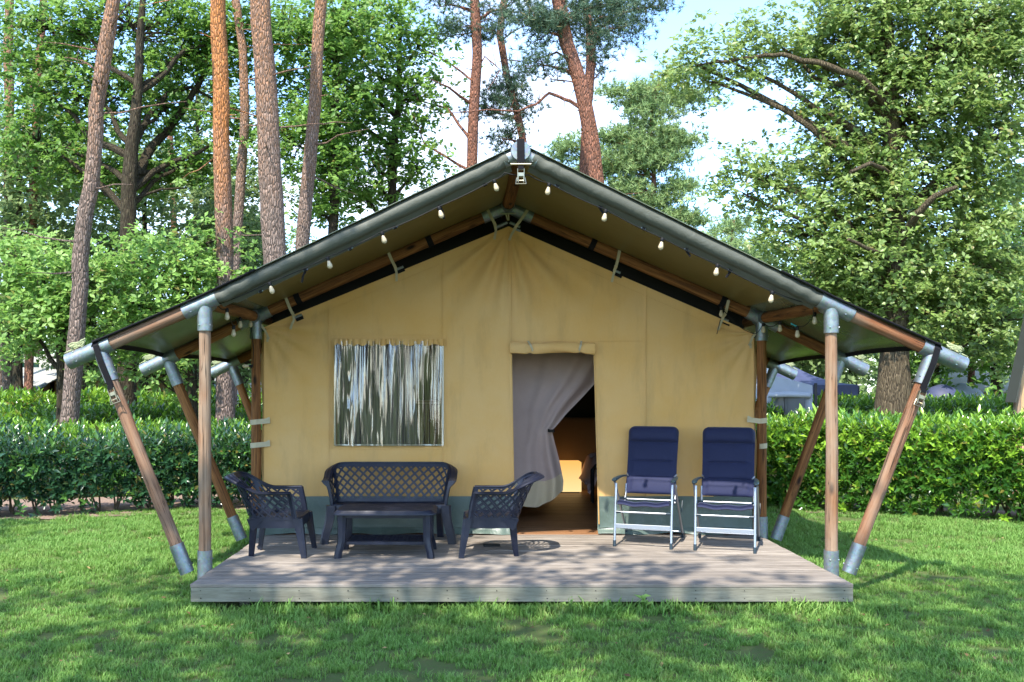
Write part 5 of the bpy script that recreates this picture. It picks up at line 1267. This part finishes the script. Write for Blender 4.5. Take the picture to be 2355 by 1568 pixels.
# ------------------------------------------------------------------ hedges
def hedge(label, a, b_, h, th, shoots, L, mat, young=.3, stems=40, sprig=.12, quad=True, see=0.0, group='clipped laurel hedges', wfac=.36, per=8):
    a, b_ = Vector(a), Vector(b_); u = (b_-a).normalized(); n = Vector((-u.y, u.x, 0)); n = -n if n.y > 0 else n; Lh = (b_-a).length
    root = empty('hedge', tuple((a+b_)/2), label, 'hedge', group)
    P = []; D = []; T = []; Nn = []
    for i in range(shoots):
        s = rng.uniform(0, Lh); r = rng.uniform()
        hh = h*(1+.09*mnoise.noise((s*.9+a.x, 0, 0))+.05*mnoise.noise((s*3+a.x, 0, 0)))
        if r < .5: off = th/2*(1+.10*mnoise.noise((s*1.4, i*.0, a.x))); z = (rng.uniform(.03, 1)**.8)*hh; out_ = n*.9+Vector((0, 0, .55)); base = .35+.35*smooth((z/h-.55)/.4)
        elif r < .78: off = rng.uniform(-th/2, th/2); z = hh; out_ = Vector((0, 0, 1))+n*.2; base = .75
        elif r < .88: off = -th/2; z = rng.uniform(.1, 1)*hh; out_ = -n*.9+Vector((0, 0, .5)); base = .4
        else: off = rng.uniform(-th*.4, th*.4); z = rng.uniform(.15, 1)*hh; out_ = Vector((0, 0, .7))+n*.4; base = .2
        if z < h*.28 and rng.uniform() < see+.15: continue
        rnd_ = Vector(unit(1)[0])*.55; ax = (out_+rnd_+u*rng.uniform(-.3, .3)).normalized(); sl = rng.uniform(.5, 1.3)*L*1.6
        if z > h*.93 and rng.uniform() < .35: sl += sprig*rng.uniform(.3, 1.3); ax = (ax+Vector((0, 0, 1))).normalized()
        p = a+u*s+n*(off-rng.uniform(0, .10))+Vector((0, 0, z-rng.uniform(0, .06))); e1, e2 = frame_of(ax)
        ty = base*young*2 if rng.uniform() < .75 else rng.uniform(0, 1)*young; yo = rng.uniform() < young*(.25+.75*(base > .5))
        m = per+int(sl/L*1.2)
        for k_ in range(m):
            t = (k_+.5)/m; an = k_*2.4+i; sd_ = e1*math.cos(an)+e2*math.sin(an); q = p+ax*sl*t*.85
            dr = (sd_*(1.0-.55*t)+ax*(.45+.6*t)).normalized()
            P.append(q); D.append(dr); Nn.append((ax*1.0-sd_*.3+Vector((0, 0, .25)))); T.append(min(1, max(0, (.55+.45*t if yo else ty*.5+.08)+rng.normal()*.07)))
    P = np.array(P); D = np.array(D); Nn = np.array(Nn); m = len(P); Ls = L*rng.uniform(.65, 1.2, m)
    V, Fc, k_ = leaf_arrays(P, D, Nn, Ls, Ls*wfac, quad=quad)
    link('foliage', npmesh('foliage', V, Fc, tint=np.repeat(T, k_)), M_[mat], root, kind='stuff')
    b = B()
    for i in range(stems):
        s = Lh*(i+.5)/stems+rng.uniform(-.08, .08); o = rng.uniform(-.12, .12)
        for q in range(3):
            e = a+u*(s+rng.uniform(-.3, .3))+n*(o+rng.uniform(-th*.42, th*.42))+Vector((0, 0, h*rng.uniform(.6, .95)))
            b.tube(curve(a+u*s+n*o+Vector((0, 0, -.02)), e, .14, 6, i+q*.37), [.018, .015, .012, .009, .006, .004], n=5, caps=False)
    if stems: b.build('stems', M_['stem'], root, kind='stuff')
    return root
hedge('bright sunlit laurel hedge right of the tent', (3.75, 14.7, 0), (9.6, 11.75, 0), 1.17, .95, 4300, .125, 'laurel', .55, 34, .12)
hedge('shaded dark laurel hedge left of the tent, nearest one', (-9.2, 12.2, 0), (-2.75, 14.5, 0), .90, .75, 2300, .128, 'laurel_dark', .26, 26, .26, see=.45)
hedge('sunlit hedge behind the nearest left hedge', (-13, 15.7, 0), (-2.7, 16.4, 0), 1.0, 1.3, 3600, .12, 'laurel', .55, 0, .1, quad=False, per=6)
hedge('low dark glossy hedge farther back on the left', (-16, 19.6, 0), (-2.7, 20.4, 0), 1.16, 1.2, 3000, .16, 'laurel', .32, 0, .1, quad=False, per=6)
hedge('farthest left hedge in front of the neighbouring tents', (-20, 25, 0), (-4, 26, 0), 1.42, 1.4, 2400, .2, 'laurel', .5, 0, .1, quad=False, per=6)
hedge('second hedge on the right beyond the sunny one', (4.6, 21.5, 0), (16, 20.5, 0), 1.3, 1.3, 2900, .17, 'laurel', .5, 0, .1, quad=False, per=6)
hedge('far hedge between the gazebo and the right hand tents', (9, 27.5, 0), (24, 26, 0), 1.2, 1.3, 1900, .22, 'laurel', .5, 0, .1, quad=False, per=6)

# ------------------------------------------------------------------ grass
tufts = bpy.data.collections.new('grass_tufts')
k = N('grass_blade'); a = k.n('ShaderNodeAttribute'); a.attribute_name = 'tint'; isl = k.island()
c = k.ramp(a.outputs['Fac'], [(0, (.045, .11, .02)), (.5, (.165, .34, .065)), (1, (.33, .51, .15))])
wp = k.noise(k.coord('World', rnd=False), .9, 5, .6)
c = k.mix(k.ramp(wp, [(.35, 0), (.7, .55)]), c, (.20, .31, .06)); c = k.mix(k.ramp(k.rnd(), [(.86, 0), (.98, .55)]), c, (.22, .19, .08))
k.set(c, .55, spec=.3); k.translucent(k.mix(.5, c, (.18, .34, .04)), .4); M_['grass'] = k.m
def tuft(nm, nb, hmin, hmax, spread, w_):
    V = []; Fc = []; T = []
    for i in range(nb):
        a_ = random.uniform(0, 6.28); r_ = spread*math.sqrt(random.random()); x, y = r_*math.cos(a_), r_*math.sin(a_); h_ = random.uniform(hmin, hmax); b_ = random.uniform(0, 6.28)
        lean = random.uniform(.15, .9)*h_; dx, dy = math.cos(b_), math.sin(b_); sx, sy = -dy*w_/2, dx*w_/2; o = len(V)
        for t, ww in ((0, 1), (.5, .85)):
            px_, py_, pz = x+dx*lean*t*t, y+dy*lean*t*t, h_*t*(1-.12*t)
            V += [(px_-sx*ww, py_-sy*ww, pz), (px_+sx*ww, py_+sy*ww, pz)]
        V.append((x+dx*lean, y+dy*lean, h_*(.9-.25*lean/h_))); Fc += [(o, o+1, o+3), (o, o+3, o+2), (o+2, o+3, o+4)]
        q = random.uniform(.2, .75); T += [q*.3, q*.3, q, q, min(1, q+.2)]
    me = npmesh(nm, V, Fc, tint=T); me.materials.append(M_['grass']); o = bpy.data.objects.new(nm, me); tufts.objects.link(o); return o
for i in range(5): tuft('grass_tuft', 40, .028, .080, .07, .0062)
def grass_points():
    P = []; Sx = []
    def h_at(x, y): return lawn_h(x, y)
    dens = 190
    n = int(20*10*dens)
    X = rng.uniform(-10, 10, n); Y = 5.2+rng.uniform(0, 1, n)**1.15*10
    for x, y in zip(X, Y):
        if DX0+.02 < x < DX1-.02 and y > DY0+.12: continue
        if abs(x-.2) > y*.58+1: continue
        if y > 11.7+(x+9.2)*.36+.25*math.sin(x*2.3) and x < -2.6: continue
        if x > 0 and y > 15.6-(x-3)*.55: continue
        if y > 8 and rng.uniform() > 1.15-(y-8)*.09: continue
        bare = mnoise.noise((x*1.3+4, y*1.3, 9))+.4*mnoise.noise((x*5, y*5, 3))
        bare += .75*math.exp(-(((x-1.0)/.35)**2+((y-6.85)/.12)**2))+.5*math.exp(-(((x+2.7)/.5)**2+((y-7.5)/.2)**2))+.4*math.exp(-(((x-2.4)/.5)**2+((y-7.3)/.15)**2))
        if bare > .52 or (bare > .36 and rng.uniform() < .7): continue
        sc_ = 1+.35*mnoise.noise((x*.9, y*.9, 2))+.25*mnoise.noise((x*3, y*3, 5))
        edge = 0
        if DX0-.35 < x < DX1+.35 and y < DY0+.2: edge = math.exp(-abs(y-DY0+.02)/.12)
        if (abs(x-DX0) < .25 or abs(x-DX1) < .25) and y > DY0: edge = max(edge, .5)
        P.append((x, y, h_at(x, y)-.004)); Sx.append(max(.45, sc_*(.85 if y < 9 else 1.1)+edge*.7*max(0, .5+mnoise.noise((x*2.5, 1, 1))*1.4)))
    for i in range(150):                                       # long tufts along the deck
        x = rng.uniform(DX0-.1, DX1+.3); w_ = max(0, mnoise.noise((x*1.6, 2, 2))+.35)
        if rng.uniform() < w_*1.4: P.append((x, DY0-rng.uniform(-.02, .16), 0)); Sx.append(rng.uniform(1.2, 2.2)*(.6+w_))
    return np.array(P), np.array(Sx)
gp, gs = grass_points()
me = bpy.data.meshes.new('grass'); me.vertices.add(len(gp)); me.vertices.foreach_set('co', gp.astype(np.float32).ravel())
at_ = me.attributes.new('size', 'FLOAT', 'POINT'); at_.data.foreach_set('value', gs.astype(np.float32)); me.update()
gr = bpy.data.objects.new('grass', me); C.objects.link(gr); gr['kind'] = 'stuff'; gr['label'] = 'short green lawn grass'
ng = bpy.data.node_groups.new('grass_scatter', 'GeometryNodeTree')
ng.interface.new_socket('Geometry', in_out='INPUT', socket_type='NodeSocketGeometry'); ng.interface.new_socket('Geometry', in_out='OUTPUT', socket_type='NodeSocketGeometry')
gi = ng.nodes.new('NodeGroupInput'); go = ng.nodes.new('NodeGroupOutput'); ip = ng.nodes.new('GeometryNodeInstanceOnPoints'); ci = ng.nodes.new('GeometryNodeCollectionInfo')
m2p = ng.nodes.new('GeometryNodeMeshToPoints'); ci.inputs['Collection'].default_value = tufts; ci.inputs['Separate Children'].default_value = True; ci.inputs['Reset Children'].default_value = True
rv = ng.nodes.new('FunctionNodeRandomValue'); rv.data_type = 'FLOAT_VECTOR'; rv.inputs[0].default_value = (-.12, -.12, 0); rv.inputs[1].default_value = (.12, .12, 6.28)
na = ng.nodes.new('GeometryNodeInputNamedAttribute'); na.data_type = 'FLOAT'; na.inputs[0].default_value = 'size'
ip.inputs['Pick Instance'].default_value = True
ng.links.new(gi.outputs[0], m2p.inputs[0]); ng.links.new(m2p.outputs[0], ip.inputs['Points']); ng.links.new(ci.outputs[0], ip.inputs['Instance'])
ng.links.new(rv.outputs[0], ip.inputs['Rotation']); ng.links.new(na.outputs[0], ip.inputs['Scale']); ng.links.new(ip.outputs[0], go.inputs[0])
gr.modifiers.new('scatter', 'NODES').node_group = ng
# broad-leaved weeds at the front edge of the deck
for i, (px_, py_, s_) in enumerate(((1308, 1390, 1.0), (1352, 1395, .8), (1402, 1393, .9), (1480, 1392, 1.3), (1532, 1400, .9), (2062, 1395, .8))):
    p = at(px_, py_, 7.36); p.z = .0; root = empty('weed', p, 'small leafy weed', 'weed', 'weeds along the deck edge')
    root['label'] = ('small leafy weed below the deck front, ' + ('leftmost one', 'just right of the leftmost', 'third along, below the doorway', 'tallest one with a large pale leaf', 'under the first recliner', 'near the right deck corner')[i])
    n_ = 9; P_ = np.array([p+Vector((random.uniform(-.03, .03), random.uniform(-.02, .02), random.uniform(.03, .13)*s_)) for _ in range(n_)]); D_ = unit(n_); D_[:, 2] = abs(D_[:, 2])*.6+.1
    V, Fc, q = leaf_arrays(P_, D_, np.array([[0, -.3, 1]]*n_)+unit(n_)*.2, rng.uniform(.04, .075, n_)*s_, rng.uniform(.022, .035, n_)*s_, quad=True)
    link('leaves', npmesh('leaves', V, Fc, tint=np.full(len(V), .8)), M_['bright_leaf'], root)
    b = B(); [b.tube([p, p.lerp(Vector(t), .5)+Vector((0, 0, .02)), Vector(t)], .0022, n=4) for t in P_]; b.build('stem', M_['bright_leaf'], root)

# fallen leaves and bits of bark lying in the grass
n_ = 420; X_ = rng.uniform(-6, 6.5, n_); Y_ = rng.uniform(5.6, 12.5, n_); ok_ = [(x, y) for x, y in zip(X_, Y_) if not (DX0-.05 < x < DX1+.05 and y > DY0-.05)]
P_ = np.array([(x, y, lawn_h(x, y)+rng.uniform(.02, .045)) for x, y in ok_]); D_ = unit(len(P_)); D_[:, 2] *= .25
V, Fc, q = leaf_arrays(P_, D_, np.array([[0, 0, 1.]]*len(P_))+unit(len(P_))*.35, rng.uniform(.025, .06, len(P_)), rng.uniform(.015, .035, len(P_)), quad=True)
fl = link('fallen_leaves', npmesh('fallen_leaves', V, Fc, tint=np.repeat(rng.uniform(0, 1, len(P_)), q)), leafmat('dry_leaf', (.10, .05, .02), (.26, .15, .06), (.42, .30, .12), .8, .1), None, kind='stuff'); fl['label'] = 'dry fallen leaves in the grass'

# ------------------------------------------------------------------ neighbours
M_['tent_grey'] = plain('grey_tent_roof', (.26, .25, .21), .6, bs=.3, bscale=6, var=.25)
M_['tent_tan'] = plain('neighbour_canvas', (.46, .30, .15), .85, bs=.3, bscale=6, var=-.15)
M_['white_pvc'] = plain('white_awning', (.34, .37, .43), .6, bs=.4, bscale=5, var=-.12)
M_['navy_cloth'] = plain('navy_gazebo_cloth', (.030, .036, .075), .6, bs=.4, bscale=8, var=.5)
M_['grey_win'] = plain('smoked_window', (.10, .11, .12), .15, spec=.8)
M_['dark_metal'] = plain('dark_pole', (.03, .03, .035), .5, .4)
def far_tent(label, x, y, w_, dp, zw, ze, rot, roof='tent_grey', braces=True, platform=False):
    """a neighbouring safari tent: canvas body, fly roof, poles and braces; x, y its centre"""
    root = empty('neighbour_tent', (0, 0, 0), label, 'tent', 'neighbouring tents'); hw, hd = w_/2, dp/2
    ew = hw+1.0
    for s in (-1, 1):
        B().grid([[(s*ew*t, yy, ze-(ze-zw+.25)*t-.05*math.sin(math.pi*t)) for t in np.linspace(0, 1, 8)] for yy in np.linspace(-hd-1.3, hd, 8)]).build('roof_sheet', M_[roof], root, solid=.03)
        B().grid([[(s*hw, yy, z) for yy in np.linspace(-hd, hd, 6)] for z in (.2, 1, zw)]).build('side_wall', M_['tent_tan'], root, solid=.01)
        for yy in np.linspace(-hd-1.25, hd, 3):
            B().tube([(s*(hw), yy, 0), (s*hw, yy, zw+.02)], .055, n=8).build('post', M_['rafter'], root)
            B().tube([(s*(ew+.02), yy, zw-.28), (s*(hw+.12), yy, .0)], .05, n=8).build('brace', M_['rafter'], root)
            B().tube([(s*(ew-.2), yy, zw-.20), (s*(ew+.25), yy, zw-.36)], .07, n=10).build('end_tube', M_['galv'], root)
    B().grid([[(x_, -hd, .2+(z_-.2)*t) for x_, z_ in ((-hw, zw-.05), (-hw*.5, (zw+ze)/2-.12), (0, ze-.2), (hw*.5, (zw+ze)/2-.12), (hw, zw-.05))] for t in (0, .5, 1)]).build('front_wall', M_['tent_tan'], root, solid=.01)
    B().grid([[(x_, -hd-.03, z_) for x_ in (-hw*.25, hw*.15)] for z_ in (.25, 2.0)]).build('doorway', M_['lining'], root, solid=.01)
    B().box((0, -.65, .12), (w_, dp+1.3, .2)).build('platform', M_['fascia'], root, smooth=False)
    if platform:
        for i in range(6): B().box((-hw*.5, -hd-1.25, .35+.13*i), (w_*.45, .03, .12)).build('board', M_['fascia'], root, smooth=False)
    root.matrix_basis = Matrix.Translation((x, y, 0)) @ Matrix.Rotation(R(rot), 4, 'Z'); return root
p = at(-20, 893, 32); far_tent('grey roofed neighbour tent at the far left edge', p.x, p.y, 3.6, 5, 2.15, 3.0, 82)
p = at(255, 893, 34); far_tent('neighbour tent with boarded porch, half hidden behind leaves on the left', p.x, p.y, 4.2, 4.5, 2.1, 2.9, 30, platform=True)
p = at(400, 893, 38); far_tent('tan walled tent farthest back on the left', p.x, p.y, 5.2, 4.5, 2.1, 2.9, -8)
p = at(2290, 893, 33); far_tent('pale roofed tent beyond the hedge on the far right', p.x, p.y, 3.8, 5, 1.95, 2.75, 70)
# the close tent at the right edge: only its fly edge and wall corner show
nt_ = empty('neighbour_tent', (9.2, 14, 0), 'close neighbour tent cut off by the right edge, dark roof hanging steeply', 'tent', 'neighbouring tents')
e0 = at(2313, 925, 15.6); e1 = at(2352, 745, 15.6)
u_ = (e1-e0).normalized()
B().grid([[e0+u_*t+Vector((0, y_, 0)) for t in np.linspace(0, 3.2, 8)] for y_ in np.linspace(0, -.30, 4)]).build('roof_sheet', plain('dark_tent_roof', (.035, .038, .028), .7, bs=.3, bscale=8), nt_, solid=.02)
B().grid([[e0+u_*t+Vector((0.03, -.01, 0))+Vector((.10, 0, 0))*k_ for t in np.linspace(0.1, 3.2, 8)] for k_ in (0, 1)]).build('roof_edge', M_['black_web'], nt_, solid=.02)
B().grid([[(e0.x+.22+u_.x*max(0, t)*.9+k_*1.8, 15.75, e0.z-.25+t) for k_ in (0, 1)] for t in np.linspace(-1.3, 2.6, 6)]).build('front_wall', M_['tent_tan'], nt_, solid=.01)
B().tube([(e0.x+.16, 15.6, 0), (e0.x+.20, 15.6, 2.1)], .06, n=10).build('post', M_['post'], nt_)

# caravan with an awning, and the navy gazebo
cv = empty('caravan', (6.3, 19, 0), 'white caravan behind the pale awning, mostly hidden by the tent posts', 'caravan')
c0 = at(1725, 893, 23.5)
b = B(); rings = []
for y_ in (0, .06, 2.2, 2.26):
    ins = .05 if y_ in (0, 2.26) else 0
    rings.append([(c0.x-2.6+ins, 23.3+y_, .45), (c0.x-2.75+ins, 23.3+y_, 1.4), (c0.x-2.2, 23.3+y_, 2.42-ins), (c0.x+.5, 23.3+y_, 2.45-ins), (c0.x+.72-ins, 23.3+y_, 1.6), (c0.x+.62-ins, 23.3+y_, .45)])
b.loft(rings); b.build('body', plain('caravan_paint', (.72, .74, .76), .3, bs=.1, bscale=4), cv, bevel=.03)
B().box((c0.x-.1, 23.28, 1.62), (.7, .04, .45)).build('window', M_['grey_win'], cv, bevel=.02)
B().tube([(c0.x-.9, 23.35, .32), (c0.x-.9, 23.6, .32)], .32, n=20).build('wheel', M_['cord'], cv)
aw = empty('awning', (0, 0, 0), 'pale blue grey awning with rolled window flap behind the right hedge', 'awning')
def awp(x, y, d=21.0): return at(x, y, d)
A0, A1, A2, A3 = at(1700, 838, 23), at(1790, 850, 21), at(1868, 884, 19.5), at(1868, 960, 19.5)
b = B()
top_ = [at(1738, 858, 21.0), at(1800, 868, 20.6), at(1868, 886, 20.2)]
fr0 = [Vector((q.x, q.y, .1)) for q in top_]
b = B(); b.grid([[fr0[i].lerp(top_[i], t)+Vector((0, .03*mnoise.noise((i*2, t*4, 0)), 0)) for i in range(3)] for t in np.linspace(0, 1, 10)]); b.build('front_panel', M_['white_pvc'], aw, solid=.01)
bk = [q+Vector((-.5, 2.4, .25)) for q in top_]; B().grid([[top_[i].lerp(bk[i], t) for i in range(3)] for t in np.linspace(0, 1, 6)]).build('roof', M_['white_pvc'], aw, solid=.01)
B().grid([[fr0[2].lerp(top_[2], t), (fr0[2]+Vector((-.3, 2.4, 0))).lerp(bk[2], t)] for t in np.linspace(0, 1, 6)]).build('end_panel', M_['white_pvc'], aw, solid=.01)
wl, wr = at(1775, 912, 20.7), at(1848, 912, 20.25)
z0_, z1_ = 1.15, 1.62
B().grid([[(wl.x, wl.y-.06, z), (wr.x, wr.y-.06, z)] for z in (z0_, z1_)]).build('window', M_['grey_win'], aw, solid=.01)
m_ = (wl+wr)/2; B().box((m_.x-.1, m_.y-.08, (z0_+z1_)/2), (.02, .02, z1_-z0_)).build('window_bar', M_['dark_metal'], aw, smooth=False)
B().grid([[(m_.x+.12+.03*math.sin(q*9), m_.y-.1, z) for q in np.linspace(0, 1, 6)] if False else [(m_.x+.08+.22*q, m_.y-.09+.02*math.sin(q*14), z) for q in np.linspace(0, 1, 9)] for z in (z0_, z1_)]).build('window_drape', M_['dark_metal'], aw)
B().tube([Vector((wl.x-.12, wl.y-.1, z1_+.05)), Vector((m_.x, m_.y-.12, z1_+.07)), Vector((wr.x+.12, wr.y-.1, z1_+.05))], [.06, .07, .06], n=10).build('rolled_flap', M_['white_pvc'], aw)
B().tube([fr0[2]+Vector((.05, -.05, 0)), top_[2]+Vector((.05, -.05, .05))], .035, n=8).build('corner_pole', M_['dark_metal'], aw)
gz = empty('gazebo', (0, 0, 0), 'navy pop up gazebo with pointed roof behind the pale awning', 'gazebo')
gd = 24.5; pk = at(1842, 832, gd+1.5); cr_ = at(1974, 886, gd); hwg = 1.5; gx = cr_.x-hwg; gy = gd+1.5; ez = cr_.z
for i in range(4):
    c1 = Vector((gx+hwg*(-1, 1, 1, -1)[i], gy+hwg*(-1, -1, 1, 1)[i], ez)); c2 = Vector((gx+hwg*(1, 1, -1, -1)[i], gy+hwg*(-1, 1, 1, -1)[i], ez)); pkk = Vector((gx, gy, pk.z+.02))
    B().grid([[c1.lerp(c2, s).lerp(pkk, t)-Vector((0, 0, .28*math.sin(math.pi*t)*.55)) for s in np.linspace(0, 1, 6)] for t in np.linspace(0, 1, 8)]).build('canopy', M_['navy_cloth'], gz, solid=.01)
    B().grid([[c1.lerp(c2, s)+Vector((0, 0, -.26*t+.0-.02*math.sin(s*20)*t)) for s in np.linspace(0, 1, 12)] for t in (0, .5, 1)]).build('valance', M_['navy_cloth'], gz, solid=.01)
    B().tube([(c1.x, c1.y, 0), (c1.x, c1.y, ez)], .022, n=8).build('leg', M_['dark_metal'], gz)
# small blue and white tents beyond the second hedge, and a white van on the left
for i, (x, y, d, w_, h_, mt, lb) in enumerate(((2165, 893, 29.5, 1.5, 1.95, 'navy_cloth', 'blue dome tent beyond the second hedge right of the oak trunk'), (2215, 893, 30.5, 1.6, 2.0, 'white_pvc', 'white dome tent beside the blue one beyond the second hedge'))):
    p = at(x, y, d); b = B(); rings = []
    for t in np.linspace(0, 1, 7): rings.append([(p.x+math.cos(a_)*w_*math.cos(t*1.45)*.62, d+math.sin(a_)*w_*math.cos(t*1.45)*.62, h_*math.sin(t*1.5)) for a_ in np.linspace(0, 6.283, 13)[:-1]])
    b.loft(rings); tag(b.build('dome_tent', M_[mt], None), lb, 'tent', 'small tents beyond the hedge')
vn = empty('white_van', (0, 0, 0), 'white vehicle with dark windows glimpsed past the left tent posts', 'van')
p = at(583, 893, 27); L_ = [(-.9, .45), (-.95, 1.2), (-.75, 2.0), (2.6, 2.05), (2.7, .45)]
B().loft([[(p.x+x_, 27+y_, z_) for x_, z_ in L_] for y_ in (0, 1.8)]).build('body', plain('van_paint', (.74, .76, .80), .3), vn, bevel=.05)
B().box((p.x+.35, 26.98, 1.35), (.9, .03, .42)).build('window', M_['grey_win'], vn, bevel=.01)
for q in (-.3, 2.0): B().tube([(p.x+q, 26.99, .34), (p.x+q, 27.2, .34)], .34, n=18).build('wheel', M_['cord'], vn)
sg = empty('sign_post', (0, 0, 0), 'wooden post with a small green sign at the far left', 'sign'); p = at(68, 893, 27.5)
B().box((p.x, p.y, 1.35), (.14, .14, 2.7)).build('post', M_['post'], sg, smooth=False); B().box((p.x+.08, p.y-.1, 2.52), (.5, .03, .14)).build('sign_plate', plain('green_sign', (.03, .16, .10), .4), sg, smooth=False)
